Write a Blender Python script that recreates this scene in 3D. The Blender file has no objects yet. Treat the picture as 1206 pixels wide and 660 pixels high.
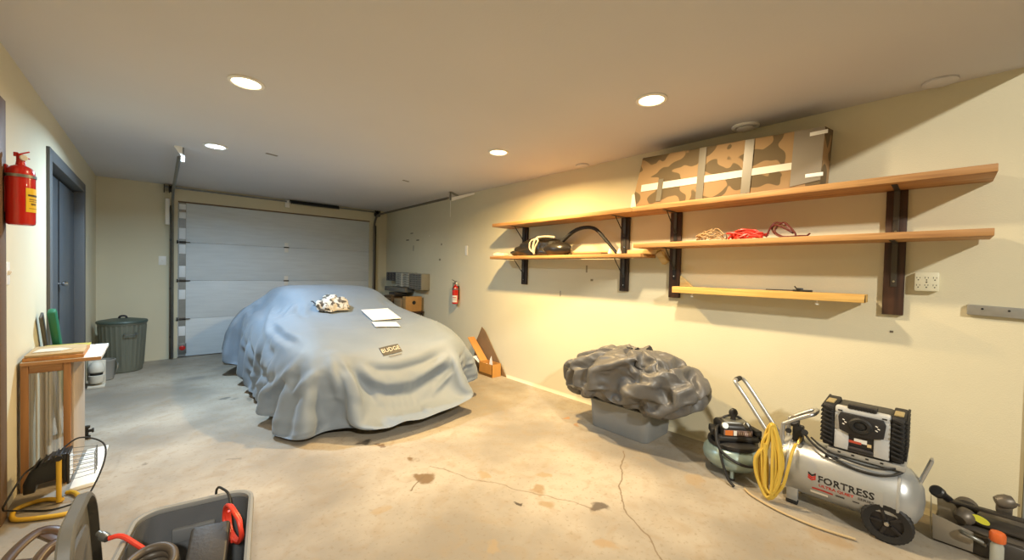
import bpy, bmesh, math, random
import numpy as np
from mathutils import Vector, Matrix, Euler
from mathutils.bvhtree import BVHTree

S = bpy.context.scene
COL = S.collection
rnd = random.Random(7)
PI = math.pi

# ------------------------------------------------------------------ materials
def lin(c):
    if isinstance(c, str):
        c = [int(c[i:i+2], 16)/255 for i in (0, 2, 4)]
    return tuple(x/12.92 if x <= .04045 else ((x+.055)/1.055)**2.4 for x in c)

def mat(name, col, rough=.6, metal=0., noise=None, bump=None, coat=0., trans=0., alpha=1., spec=.5, emit=None, sheen=0.):
    m = bpy.data.materials.new(name); m.use_nodes = True
    nt = m.node_tree; b = nt.nodes['Principled BSDF']
    c = lin(col)
    b.inputs['Base Color'].default_value = (*c, 1)
    b.inputs['Roughness'].default_value = rough
    b.inputs['Metallic'].default_value = metal
    b.inputs['Specular IOR Level'].default_value = spec
    b.inputs['Coat Weight'].default_value = coat
    b.inputs['Transmission Weight'].default_value = trans
    b.inputs['Alpha'].default_value = alpha
    b.inputs['Sheen Weight'].default_value = sheen
    if emit:
        b.inputs['Emission Color'].default_value = (*lin(emit[0]), 1)
        b.inputs['Emission Strength'].default_value = emit[1]
    tc = nt.nodes.new('ShaderNodeTexCoord')
    if noise:
        sc, amt = noise[:2]
        n = nt.nodes.new('ShaderNodeTexNoise'); n.inputs['Scale'].default_value = sc; n.inputs['Detail'].default_value = 6
        if len(noise) > 2:
            mp = nt.nodes.new('ShaderNodeMapping'); mp.inputs['Scale'].default_value = noise[2]
            nt.links.new(tc.outputs['Object'], mp.inputs['Vector']); nt.links.new(mp.outputs[0], n.inputs['Vector'])
        else:
            nt.links.new(tc.outputs['Object'], n.inputs['Vector'])
        r = nt.nodes.new('ShaderNodeMapRange'); r.inputs[1].default_value = .3; r.inputs[2].default_value = .7
        r.inputs[3].default_value = 1-amt; r.inputs[4].default_value = 1+amt
        nt.links.new(n.outputs['Fac'], r.inputs[0])
        mx = nt.nodes.new('ShaderNodeVectorMath'); mx.operation = 'SCALE'; mx.inputs[0].default_value = c
        nt.links.new(r.outputs[0], mx.inputs['Scale']); nt.links.new(mx.outputs[0], b.inputs['Base Color'])
    if bump:
        n2 = nt.nodes.new('ShaderNodeTexNoise'); n2.inputs['Scale'].default_value = bump[0]; n2.inputs['Detail'].default_value = 4
        nt.links.new(tc.outputs['Object'], n2.inputs['Vector'])
        bp = nt.nodes.new('ShaderNodeBump'); bp.inputs['Strength'].default_value = bump[1]; bp.inputs['Distance'].default_value = .01
        nt.links.new(n2.outputs['Fac'], bp.inputs['Height']); nt.links.new(bp.outputs[0], b.inputs['Normal'])
    return m

def wood(name, c1, c2, axis=1, scale=9, rough=.55):
    m = bpy.data.materials.new(name); m.use_nodes = True
    nt = m.node_tree; b = nt.nodes['Principled BSDF']; b.inputs['Roughness'].default_value = rough
    tc = nt.nodes.new('ShaderNodeTexCoord'); mp = nt.nodes.new('ShaderNodeMapping')
    s = [scale*3]*3; s[axis] = scale*.16; mp.inputs['Scale'].default_value = s
    n = nt.nodes.new('ShaderNodeTexNoise'); n.inputs['Scale'].default_value = 1.4; n.inputs['Detail'].default_value = 8; n.inputs['Distortion'].default_value = .8
    r = nt.nodes.new('ShaderNodeValToRGB')
    r.color_ramp.elements[0].position = .32; r.color_ramp.elements[0].color = (*lin(c2), 1)
    r.color_ramp.elements[1].position = .62; r.color_ramp.elements[1].color = (*lin(c1), 1)
    nt.links.new(tc.outputs['Object'], mp.inputs[0]); nt.links.new(mp.outputs[0], n.inputs['Vector'])
    nt.links.new(n.outputs['Fac'], r.inputs[0]); nt.links.new(r.outputs[0], b.inputs['Base Color'])
    return m

# ------------------------------------------------------------------ mesh builder
class B:
    def __init__(s, M=None):
        s.bm = bmesh.new(); s.M = M
    def _merge(s, tmp, M=None):
        if M is not None: tmp.transform(M)
        if s.M is not None: tmp.transform(s.M)
        me = bpy.data.meshes.new('tmp'); tmp.to_mesh(me); tmp.free()
        s.bm.from_mesh(me); bpy.data.meshes.remove(me)
    def box(s, c, d, rot=None, bev=0., seg=2):
        t = bmesh.new(); bmesh.ops.create_cube(t, size=1)
        bmesh.ops.scale(t, vec=d, verts=t.verts)
        if bev:
            bmesh.ops.bevel(t, geom=list(t.edges), offset=min(bev, min(d)*.45), segments=seg, affect='EDGES', profile=.5)
        M = Matrix.Translation(c)
        if rot is not None: M = M @ (rot.to_4x4() if hasattr(rot, 'to_4x4') else Euler(rot).to_matrix().to_4x4())
        s._merge(t, M); return s
    def span(s, lo, hi, bev=0.):
        return s.box([(a+b)/2 for a, b in zip(lo, hi)], [b-a for a, b in zip(lo, hi)], None, bev)
    def hexa(s, v, bev=0.):   # 8 corners: bottom loop of four, top loop of four
        t = bmesh.new(); vs = [t.verts.new(p) for p in v]
        for f in ((3,2,1,0), (4,5,6,7), (0,1,5,4), (1,2,6,5), (2,3,7,6), (3,0,4,7)): t.faces.new([vs[i] for i in f])
        bmesh.ops.recalc_face_normals(t, faces=t.faces)
        if bev: bmesh.ops.bevel(t, geom=list(t.edges), offset=bev, segments=2, affect='EDGES', profile=.5)
        s._merge(t); return s
    def bar(s, p, q, w, h, bev=0., up=(0, 0, 1)):
        p, q = Vector(p), Vector(q); z = (q-p); L = z.length; z.normalize()
        u = Vector(up)
        if abs(z.dot(u)) > .98: u = Vector((0, 1, 0))
        x = u.cross(z).normalized(); y = z.cross(x)
        R = Matrix((x, y, z)).transposed()
        return s.box((p+q)/2, (w, h, L), R, bev)
    def tube(s, pts, r, n=8, closed=False, smooth=0, flat=None):
        pts = [Vector(p) for p in pts]
        if smooth: pts = catmull(pts, smooth, closed)
        t = bmesh.new(); rings = []; N = len(pts)
        rr = r if isinstance(r, (list, tuple)) else None
        prev = None
        for i in range(N):
            if closed: d = pts[(i+1) % N]-pts[i-1]
            else: d = pts[min(i+1, N-1)]-pts[max(i-1, 0)]
            if d.length < 1e-9: d = Vector((0, 0, 1))
            d.normalize()
            if prev is None:
                a = Vector((0, 0, 1)) if abs(d.z) < .9 else Vector((1, 0, 0))
                x = a.cross(d).normalized()
            else:
                x = (prev-d*prev.dot(d))
                if x.length < 1e-6: x = Vector((0, 0, 1)).cross(d)
                x.normalize()
            prev = x; y = d.cross(x)
            ri = r if rr is None else rr[0]+(rr[-1]-rr[0])*i/(N-1) if len(rr) == 2 else rr[min(int(i*len(rr)/N), len(rr)-1)]
            fy = 1 if flat is None else flat
            rings.append([t.verts.new(pts[i]+x*ri*math.cos(2*PI*k/n)+y*ri*fy*math.sin(2*PI*k/n)) for k in range(n)])
        for i in range(N if closed else N-1):
            A, Bq = rings[i], rings[(i+1) % N]
            off = 0
            if closed and i == N-1:
                off = min(range(n), key=lambda o: (A[0].co-Bq[o].co).length)
            for k in range(n):
                t.faces.new((A[k], A[(k+1) % n], Bq[(k+1+off) % n], Bq[(k+off) % n]))
        if not closed:
            t.faces.new(rings[0][::-1]); t.faces.new(rings[-1])
        s._merge(t); return s
    def lathe(s, prof, c=(0, 0, 0), axis=(0, 0, 1), n=32, mod=None, closed=False):
        t = bmesh.new(); rings = []
        for (r, z) in prof:
            if r < 1e-6: rings.append([t.verts.new((0, 0, z))])
            else: rings.append([t.verts.new((r*(mod(k, n, z) if mod else 1)*math.cos(2*PI*k/n), r*(mod(k, n, z) if mod else 1)*math.sin(2*PI*k/n), z)) for k in range(n)])
        prs = list(zip(rings[:-1], rings[1:]))
        if closed: prs.append((rings[-1], rings[0]))
        for A, Bq in prs:
            if len(A) == 1 and len(Bq) == 1: continue
            for k in range(n):
                l = (k+1) % n
                if len(A) == 1: t.faces.new((A[0], Bq[l], Bq[k]))
                elif len(Bq) == 1: t.faces.new((A[k], A[l], Bq[0]))
                else: t.faces.new((A[k], A[l], Bq[l], Bq[k]))
        bmesh.ops.recalc_face_normals(t, faces=t.faces)
        R = Vector((0, 0, 1)).rotation_difference(Vector(axis)).to_matrix().to_4x4()
        s._merge(t, Matrix.Translation(c) @ R); return s
    def disc(s, c, axis, r, h, n=24, bev=0.):
        b = min(bev, h*.4)
        return s.lathe([(0, -h/2), (r-b, -h/2), (r, -h/2+b), (r, h/2-b), (r-b, h/2), (0, h/2)], c, axis, n)
    def prism(s, poly, h, M, bev=0.):   # polygon in local xy, thickness h along local z
        t = bmesh.new(); a = [t.verts.new((x, y, -h/2)) for x, y in poly]; b = [t.verts.new((x, y, h/2)) for x, y in poly]
        t.faces.new(a[::-1]); t.faces.new(b)
        for i in range(len(poly)): t.faces.new((a[i], a[(i+1) % len(a)], b[(i+1) % len(a)], b[i]))
        bmesh.ops.recalc_face_normals(t, faces=t.faces)
        if bev: bmesh.ops.bevel(t, geom=list(t.edges), offset=bev, segments=2, affect='EDGES', profile=.5)
        s._merge(t, M); return s
    def grid(s, P):
        n, m, _ = P.shape; t = bmesh.new()
        v = [[t.verts.new(P[i, j]) for j in range(m)] for i in range(n)]
        for i in range(n-1):
            for j in range(m-1): t.faces.new((v[i][j], v[i][j+1], v[i+1][j+1], v[i+1][j]))
        s._merge(t); return s
    def done(s, name, material, parent=None, base=None, smooth=True, **kw):
        me = bpy.data.meshes.new(name)
        o = bpy.data.objects.new(name, me); COL.objects.link(o)
        org = Vector(ORG[parent.name]) if parent is not None else Vector(base if base is not None else (0, 0, 0))
        s.bm.transform(Matrix.Translation(-org)); s.bm.to_mesh(me); s.bm.free()
        if parent is not None: o.parent = parent; ORG[o.name] = org
        else: o.location = org; ORG[o.name] = org
        me.materials.append(material)
        if smooth:
            for p in me.polygons: p.use_smooth = True
            es = o.modifiers.new('edges', 'EDGE_SPLIT'); es.split_angle = math.radians(38)
        tag(o, **kw)
        return o
ORG = {}
def catmull(pts, k, closed=False):
    out = []; N = len(pts)
    g = (lambda i: pts[i % N]) if closed else (lambda i: pts[max(0, min(N-1, i))])
    for i in range(N if closed else N-1):
        p0, p1, p2, p3 = g(i-1), g(i), g(i+1), g(i+2)
        for j in range(k):
            t = j/k
            out.append(.5*((2*p1)+(p2-p0)*t+(2*p0-5*p1+4*p2-p3)*t*t+(3*p1-p0-3*p2+p3)*t**3))
    if not closed: out.append(pts[-1])
    return out
def tag(o, label=None, cat=None, group=None, kind=None):
    if label: o['label'] = label
    if cat: o['category'] = cat
    if group: o['group'] = group
    if kind: o['kind'] = kind
    return o
def thing(name, loc, label, cat, group=None, kind=None):
    o = bpy.data.objects.new(name, None); COL.objects.link(o); o.location = loc; o.empty_display_size = .05
    ORG[o.name] = Vector(loc)
    return tag(o, label, cat, group, kind)
def dup(root, delta, label=None):
    def cp(o, par):
        c = o.copy(); COL.objects.link(c); ORG[c.name] = ORG[o.name]+Vector(delta)
        if par is not None: c.parent = par
        for ch in o.children: cp(ch, c)
        return c
    r = cp(root, None); r.location = Vector(root.location)+Vector(delta)
    if label: r['label'] = label
    return r
def rrect(w, h, r, k=5):
    out = []
    for cx, cy, a0 in ((w/2-r, h/2-r, 0), (-w/2+r, h/2-r, PI/2), (-w/2+r, -h/2+r, PI), (w/2-r, -h/2+r, 1.5*PI)):
        for i in range(k+1): out.append((cx+r*math.cos(a0+PI/2*i/k), cy+r*math.sin(a0+PI/2*i/k)))
    return out
def frame(o, x, y, z=None):     # matrix with origin o and axes x, y
    x, y = Vector(x).normalized(), Vector(y).normalized(); z = x.cross(y).normalized(); y = z.cross(x)
    M = Matrix((x, y, z)).transposed().to_4x4(); M.translation = o; return M
def text_mesh(body, size, extrude=0., offset=0., space=1., xs=1.):
    cu = bpy.data.curves.new('lettering', 'FONT'); cu.body = body; cu.size = size; cu.offset = offset; cu.space_character = space
    cu.extrude = extrude; cu.resolution_u = 2
    to = bpy.data.objects.new('lettering', cu); COL.objects.link(to)
    dg = bpy.context.evaluated_depsgraph_get(); dg.update()
    me = bpy.data.meshes.new_from_object(to.evaluated_get(dg))
    bpy.data.objects.remove(to)
    bm = bmesh.new(); bm.from_mesh(me); bpy.data.meshes.remove(me)
    for v in bm.verts: v.co.x *= xs
    return bm

# ------------------------------------------------------------------ camera
W, H, F = 1206, 660, 460.0
def cdir(p):
    return Vector(((p[0]-W/2)/F, -(p[1]-H/2)/F, -1)).normalized()
Yc = cdir((187, 311)); Xc = cdir((1114, 332)); Xc = (Xc-Yc*Xc.dot(Yc)).normalized(); Zc = Xc.cross(Yc)
cam = bpy.data.cameras.new('camera'); co = bpy.data.objects.new('camera', cam); COL.objects.link(co); S.camera = co
cam.sensor_width = 36; cam.lens = 36*F/W; cam.clip_start = .02
M = Matrix((Xc, Yc, Zc)).to_4x4(); M.translation = (0, 0, 1.275); co.matrix_world = M

# ------------------------------------------------------------------ shared materials
m_wall = mat('wall_paint', 'd8d1b6', .75, noise=(1.3, .04), bump=(140, .12))
m_ceil = mat('ceiling_paint', 'd0cecf', .85, noise=(.8, .03), bump=(90, .06))
m_door = mat('charcoal_door_paint', '50565c', .45, noise=(2, .06))
m_frame = mat('charcoal_trim_paint', '5d5f60', .5)
m_garage = mat('garage_door_paint', 'd6dfe5', .5, noise=(3, .05, (1, 1, 9)), bump=(30, .06))
m_steel = mat('galvanised_steel', '8d8f8c', .4, .85, noise=(9, .12))
m_dsteel = mat('dark_oily_steel', '45403a', .45, .7, noise=(12, .2))
m_black = mat('black_rubber', '1b1b1c', .6)
m_blackp = mat('black_plastic', '222223', .4)
m_white = mat('white_plastic', 'efede6', .4)
m_chrome = mat('chrome', 'c8c8c8', .15, 1.)
m_shelf = wood('shelf_pine', 'bf9058', '96673a', 1)
m_shelf2 = wood('yellow_pine', 'dcb468', 'c1934a', 1)
m_standard = wood('dark_stained_board', '4a2f20', '2f1d14', 2)
m_bracket = mat('bracket_metal', '55504a', .4, .6)
m_card = mat('cardboard', 'b58a52', .85, noise=(14, .08))
m_paper = mat('white_paper', 'eceae2', .7)
m_red = mat('red_enamel', 'c21c12', .25, coat=.4)

# ------------------------------------------------------------------ the room
XL, XR, YF, YB, HC = -.57, 3.13, -.29, 6.95, 2.33

def floor_material():
    m = bpy.data.materials.new('stained_concrete'); m.use_nodes = True
    nt = m.node_tree; N = nt.nodes; Lk = nt.links; b = N['Principled BSDF']
    tc = N.new('ShaderNodeTexCoord'); P = tc.outputs['Object']
    def math_(op, a, c=None, d=None):
        n = N.new('ShaderNodeMath'); n.operation = op
        for i, v in enumerate((a, c, d)):
            if v is None: continue
            if isinstance(v, (int, float)): n.inputs[i].default_value = v
            else: Lk.new(v, n.inputs[i])
        return n.outputs[0]
    def noise(sc, det=6, dist=0.):
        n = N.new('ShaderNodeTexNoise'); n.inputs['Scale'].default_value = sc; n.inputs['Detail'].default_value = det; n.inputs['Distortion'].default_value = dist
        Lk.new(P, n.inputs['Vector']); return n
    def ramp(v, a, c, lo=0., hi=1.):
        r = N.new('ShaderNodeMapRange'); r.interpolation_type = 'SMOOTHSTEP'
        r.inputs[1].default_value = a; r.inputs[2].default_value = c; r.inputs[3].default_value = lo; r.inputs[4].default_value = hi
        Lk.new(v, r.inputs[0]); return r.outputs[0]
    def mix(f, a, c):
        n = N.new('ShaderNodeMix'); n.data_type = 'RGBA'
        Lk.new(f, n.inputs[0])
        for i, v in ((6, a), (7, c)):
            if isinstance(v, tuple): n.inputs[i].default_value = (*v, 1)
            else: Lk.new(v, n.inputs[i])
        return n.outputs[2]
    base = mix(ramp(noise(1.1, 7).outputs['Fac'], .34, .66), lin('857e73'), lin('aea596'))
    base = mix(ramp(noise(9, 6, .6).outputs['Fac'], .46, .74, 0, .42), base, lin('8f7d63'))
    base = mix(ramp(noise(45, 3).outputs['Fac'], .56, .72, 0, .42), base, lin('7d6e58'))
    # warped position so that blots are ragged
    nz = noise(7, 5); nz2 = N.new('ShaderNodeVectorMath'); nz2.operation = 'SUBTRACT'
    Lk.new(nz.outputs['Color'], nz2.inputs[0]); nz2.inputs[1].default_value = (.5, .5, .5)
    nz3 = N.new('ShaderNodeVectorMath'); nz3.operation = 'SCALE'; Lk.new(nz2.outputs[0], nz3.inputs[0]); nz3.inputs['Scale'].default_value = .22
    wp = N.new('ShaderNodeVectorMath'); wp.operation = 'ADD'; Lk.new(P, wp.inputs[0]); Lk.new(nz3.outputs[0], wp.inputs[1])
    col = base
    blots = [(1.277, 2.324, .055, '6b5334', .9), (1.201, 2.10, .065, '6b5334', .9), (1.10, 2.13, .03, '6f5636', .8),
             (1.666, 1.575, .06, '8a6f4a', .7), (1.587, 1.44, .06, '8f7650', .6), (1.467, 1.552, .022, '3b322c', .95), (1.773, 1.234, .05, '453a34', .8),
             (1.56, 1.033, .06, '9a7f5a', .6), (2.663, 2.18, .045, 'b07a45', .7), (2.60, 2.05, .03, 'a5764a', .6),
             (1.165, 1.383, .05, '9d8560', .5), (1.80, 1.65, .04, '96805c', .6), (.9, 1.95, .05, 'a08862', .5),
             (.455, 4.585, .05, '56544f', .7), (.546, 4.5, .05, '5a5852', .6), (.64, 4.42, .04, '5a5852', .6), (1.49, 1.9, .05, '97805a', .6),
             (2.49, 1.0, .10, '9b8360', .5), (2.45, .35, .09, '957d5c', .5), (1.12, 2.80, .06, '3f3a36', .85), (1.20, 2.70, .04, '5c4030', .7),
             (.35, 3.1, .03, '6e675c', .6), (-.1, 3.36, .025, '6c6254', .7), (.75, 1.3, .03, '7c6a50', .6), (.3, 5.6, .12, '6f7070', .4), (.6, 6.0, .12, '6f7070', .35)]
    for x, y, r, c, k in blots:
        d = N.new('ShaderNodeVectorMath'); d.operation = 'DISTANCE'; Lk.new(wp.outputs[0], d.inputs[0]); d.inputs[1].default_value = (x, y, 0)
        col = mix(ramp(d.outputs['Value'], r*.55, r*1.05, k, 0), col, lin(c))
    # cracks: (from, to)
    nzc = noise(5, 5)
    wob = math_('MULTIPLY', math_('SUBTRACT', nzc.outputs['Fac'], .5), .10)
    for (x0, y0), (x1, y1), k in [((2.49, 1.52), (1.93, 1.18), .8), ((1.93, 1.18), (1.55, .62), .75), ((1.30, 2.2), (1.75, 1.23), .55), ((.2, 6.5), (.75, 5.9), .6), ((1.08, 2.02), (1.22, 2.12), .9)]:
        dx, dy = x1-x0, y1-y0; L = math.hypot(dx, dy); dx /= L; dy /= L
        def dot(v, off):
            n = N.new('ShaderNodeVectorMath'); n.operation = 'DOT_PRODUCT'; Lk.new(P, n.inputs[0]); n.inputs[1].default_value = v
            return math_('ADD', n.outputs['Value'], off)
        per = math_('ABSOLUTE', math_('ADD', dot((-dy, dx, 0), dy*x0-dx*y0), wob))
        al = dot((dx, dy, 0), -(dx*x0+dy*y0))
        msk = math_('MULTIPLY', ramp(per, .002, .007, k, 0), math_('MULTIPLY', math_('GREATER_THAN', al, 0), math_('LESS_THAN', al, L)))
        col = mix(msk, col, lin('6b5a44'))
    Lk.new(col, b.inputs['Base Color'])
    b.inputs['Roughness'].default_value = .62; b.inputs['Specular IOR Level'].default_value = .35
    bp = N.new('ShaderNodeBump'); bp.inputs['Strength'].default_value = .12; bp.inputs['Distance'].default_value = .01
    Lk.new(noise(24, 6).outputs['Fac'], bp.inputs['Height']); Lk.new(bp.outputs[0], b.inputs['Normal'])
    return m

B().span((-3.1, -6.6, -.1), (XR+1.6, YB+.1, 0)).done('floor', floor_material(), kind='structure', label='stained concrete garage floor', smooth=False)
B().span((XL-.1, YF, HC), (XR+.1, YB+.1, HC+.1)).done('ceiling', m_ceil, kind='structure', label='flat painted garage ceiling', smooth=False)
# left wall with the closet opening
DY0, DY1, DZ = 4.20, 5.78, 1.975
w = B(); w.span((XL-.12, YF, 0), (XL, DY0-.03, HC)); w.span((XL-.12, DY1+.03, 0), (XL, YB+.1, HC)); w.span((XL-.12, DY0-.03, DZ+.03), (XL, DY1+.03, HC))
w.done('wall_left', m_wall, kind='structure', label='cream painted wall with the closet', smooth=False)
B().span((XR, YF, 0), (XR+.1, YB+.1, HC)).done('wall_right', m_wall, kind='structure', label='cream painted wall carrying the shelves', smooth=False)
# the tall workshop the garage bay opens into, behind the viewer
HW = 4.8
w = B(); w.span((-3.1, -6.6, 0), (XR+1.6, -6.5, HW)); w.done('wall_front', m_wall, kind='structure', label='far wall of the tall workshop behind the viewer', smooth=False)
B().span((-3.1, -6.5, 0), (-3.0, YF, HW)).done('wall_workshop_left', m_wall, kind='structure', label='left wall of the workshop', smooth=False)
B().span((XR+1.5, -6.5, 0), (XR+1.6, YF, HW)).done('wall_workshop_right', m_wall, kind='structure', label='right wall of the workshop', smooth=False)
w = B(); w.span((-3.0, YF, 0), (XL-.12, YF+.1, HW)); w.span((XR+.1, YF, 0), (XR+1.5, YF+.1, HW)); w.span((XL-.12, YF, HC+.1), (XR+.1, YF+.1, HW))
w.done('wall_header', m_wall, kind='structure', label='wall above and beside the opening to the garage bay', smooth=False)
B().span((-3.1, -6.6, HW), (XR+1.6, YF+.1, HW+.1)).done('ceiling_workshop', m_ceil, kind='structure', label='high workshop ceiling', smooth=False)
GX0, GX1, GZ = .19, 2.81, 2.125
w = B(); w.span((XL, YB, 0), (GX0, YB+.1, HC)); w.span((GX1, YB, 0), (XR, YB+.1, HC)); w.span((GX0, YB, GZ), (GX1, YB+.1, HC))
w.done('wall_back', m_wall, kind='structure', label='cream wall around the garage door', smooth=False)
# cove where the right wall meets the slab, and the dark gap line
B().prism([(0, 0), (-.022, 0), (-.014, .006), (-.006, .014), (0, .03)], 7.15, frame((XR, (YF+YB)/2+.02, 0), (1, 0, 0), (0, 0, 1))).done('baseboard_right', m_wall, kind='structure', label='low mortar cove along the right wall')

# closet: casing and two slab doors
c = B()
for y0, y1 in ((DY0-.085, DY0), (DY1, DY1+.085)): c.span((XL-.118, y0, 0), (XL+.018, y1, DZ+.085), .004)
c.span((XL-.118, DY0, DZ), (XL+.018, DY1, DZ+.085), .004)
c.done('trim_1', m_frame, kind='structure', label='charcoal casing around the closet doors')
ym = 4.97
for i, (y0, y1) in enumerate(((DY0+.004, ym-.007), (ym+.007, DY1-.006))):
    d = B().span((XL-.088, y0, .012), (XL-.052, y1, DZ-.02), .003).done('door_%d' % (i+2), m_door, kind='structure', base=(XL-.07, y0, 0), label=('near' if i == 0 else 'far')+' charcoal closet door slab on the left wall')
    ky = ym-.03 if i == 0 else ym+.03
    B().lathe([(0, 0), (.009, .0), (.009, .020), (.019, .027), (.021, .040), (.014, .048), (0, .049)], (XL-.052, ky, 1.09), (1, 0, 0), 16).done('knob', m_chrome, d, label='small chrome knob')
B().span((XL-.0515, ym-.020, .012), (XL-.049, ym+.020, DZ-.02)).done('door_gap_shade', m_black, kind='structure', label='black strip standing in for the shaded gap between the two closet doors')  # shade of the door gap, put in as a black strip
B().span((XL-.118, DY0, 0), (XL-.112, DY1, DZ)).done('closet_dark_sheet', m_black, kind='structure', smooth=False)  # black sheet added behind the slabs for the darkness inside the closet
# corner casing at the left edge and the door beyond the right wall's end
B().span((XL, 2.98, 0), (XL+.016, 3.085, 2.05), .003).done('trim_2', mat('brown_trim', '6a5540', .6), kind='structure', label='brown door casing at the left edge of the view')
B().span((XR-.016, -.40, 0), (XR+.10, -.2915, 2.30), .003).done('trim_3', mat('cool_grey_trim', '8b9299', .6), kind='structure', label='grey door casing at the right edge of the view')

# garage door
gd = thing('door_1', (1.5, YB+.02, 0), 'white four section overhead garage door', None, kind='structure')
zs = [0.012, .531, 1.054, 1.578, GZ+.01]
for i in range(4):
    p = B().span((GX0+.002, YB+.012, zs[i]+.001), (GX1-.002, YB+.055, zs[i+1]-.001), .004)
    p.done('panel', m_garage, gd)
def hinge(x, z, nm='hinge'):
    h = B().box((x, YB+.009, z+.042), (.055, .006, .065), None, .002).box((x, YB+.009, z-.042), (.055, .006, .065), None, .002)
    o = h.done(nm, m_white, gd, label='white hinge leaf')
    B().tube([(x-.036, YB+.003, z), (x+.036, YB+.003, z)], .008).done('pin', m_dsteel, o)
for z in zs[1:4]: hinge(1.49, z)
m_stile = mat('stile_metal', '90928f', .45, .3, noise=(5, .15))
for i in range(4):
    B().span((GX0+.008, YB+.006, zs[i]+.008), (GX0+.085, YB+.012, zs[i+1]-.008)).done('end_stile', m_stile, gd, label='grey metal end stile')
m_lblue = mat('pale_blue_white_plate', 'e6edf2', .4)
for z0, z1 in ((2.02, 2.095), (1.90, 1.985), (1.62, 1.77), (1.42, 1.545), (1.10, 1.255), (.80, .93), (.30, .43)):
    B().span((GX0+.012, YB+.001, z0), (GX0+.082, YB+.006, z1), .002).done('stile_plate', m_lblue, gd, label='pale plate on the end stile')
for z in zs[1:4]:
    k = B().tube([(GX0-.01, YB-.012, z), (GX0+.13, YB-.012, z)], .006); k.box((GX0+.05, YB-.002, z), (.07, .012, .03), None, .003)
    k.disc((GX0-.004, YB-.012, z), (1, 0, 0), .022, .018)
    k.done('roller_hinge', m_dsteel, gd)
B().box((GX0+.05, YB-.001, .125), (.085, .012, .14), None, .003).done('sensor_plate', m_steel, gd)
B().lathe([(0, 0), (.032, 0), (.032, .012), (.02, .020), (0, .022)], (GX0+.05, YB-.007, .135), (0, -1, 0), 20).done('reflector', mat('red_reflector', 'd8302c', .25), gd, label='round red reflector')
B().span((GX0+.0, YB-.004, GZ-.012), (GX1, YB+.012, GZ+.006)).done('top_weatherstrip', mat('brown_strip', '6d5a48', .7), gd)

# tracks
def track(name, x, side, y_end, label):
    t = thing(name, (x, YB-.05, 0), label, 'track', 'garage door tracks')
    pts = [Vector((x, YB-.055, .02)), Vector((x, YB-.055, 1.2)), Vector((x, YB-.055, 2.0))]
    for a in range(0, 91, 15):
        pts.append(Vector((x, YB-.055-.20*(1-math.cos(math.radians(a))), 2.035+.20*math.sin(math.radians(a)))))
    pts.append(Vector((x, y_end, 2.245)))
    r = B(); 
    r.tube(pts, .017, 6, flat=1.0)
    r.done('rail', m_steel if side < 0 else mat('weathered_track', '6f675c', .5, .5), t)
    B().span((x+side*.022-.004, YB-.075, .01), (x+side*.022+.004, YB-.002, 2.05)).done('jamb_angle', m_dsteel, t)
    for z in (.3, .95, 1.6): B().box((x+side*.012, YB-.025, z), (.035, .05, .03), None, .003).done('track_bracket', m_steel, t)
    return t
tl = track('garage_door_track', .135, -1, 4.685, 'galvanised door track up the left jamb, curving along the ceiling')
tr = track('garage_door_track', 2.875, 1, 4.485, 'weathered door track up the right jamb, running to the white hanger bracket')
B().span((.06, YB-.062, 1.80), (.105, YB-.004, 2.14), .004).done('cover_strip', m_white, tl, label='pale strip beside the rail')
# left hanger: strap and white flag
h = thing('track_hanger', (.15, 4.62, HC), 'thin strap with a small white flag bracket hanging above the left door track', 'bracket')
B().bar((.155, 4.63, 2.228), (.155, 4.63, HC-.002), .022, .004).done('strap', m_steel, h)
B().hexa([(.10, 4.60, HC-.004), (.155, 4.60, HC-.004), (.155, 4.66, HC-.004), (.10, 4.66, HC-.004), (.10, 4.60, HC-.001), (.155, 4.60, HC-.001), (.155, 4.66, HC-.001), (.10, 4.66, HC-.001)]).done('ceiling_plate', m_white, h)
B().prism([(0, 0), (.06, 0), (0, -.09)], .004, frame((.155, 4.62, HC-.006), (-1, 0, 0), (0, 0, 1))).done('flag', m_white, h)
B().box((.157, 4.645, 2.23), (.03, .05, .06), None, .006).done('clamp', m_white, h)
# right hanger: angle iron flag
h = thing('track_hanger', (2.9, 4.47, HC), 'white angled flag bracket holding the right door track at the ceiling', 'bracket')
B().bar((2.885, 4.45, 2.215), (2.885, 4.45, HC-.002), .024, .005).done('strap', m_steel, h)
B().hexa([(2.906, 4.445, 2.205), (2.906, 4.45, 2.205), (3.125, 4.24, 2.30), (3.125, 4.235, 2.30), (2.906, 4.445, 2.255), (2.906, 4.45, 2.255), (3.125, 4.24, HC-.003), (3.125, 4.235, HC-.003)]).done('diagonal_arm', m_white, h, smooth=False)
B().bar((2.89, 4.46, HC-.006), (3.12, 4.62, HC-.006), .05, .006).done('ceiling_plate', m_steel, h)
B().bar((2.89, 4.455, 1.99), (2.89, 4.455, 2.21), .004, .004).done('rod', m_white, h)
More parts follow.
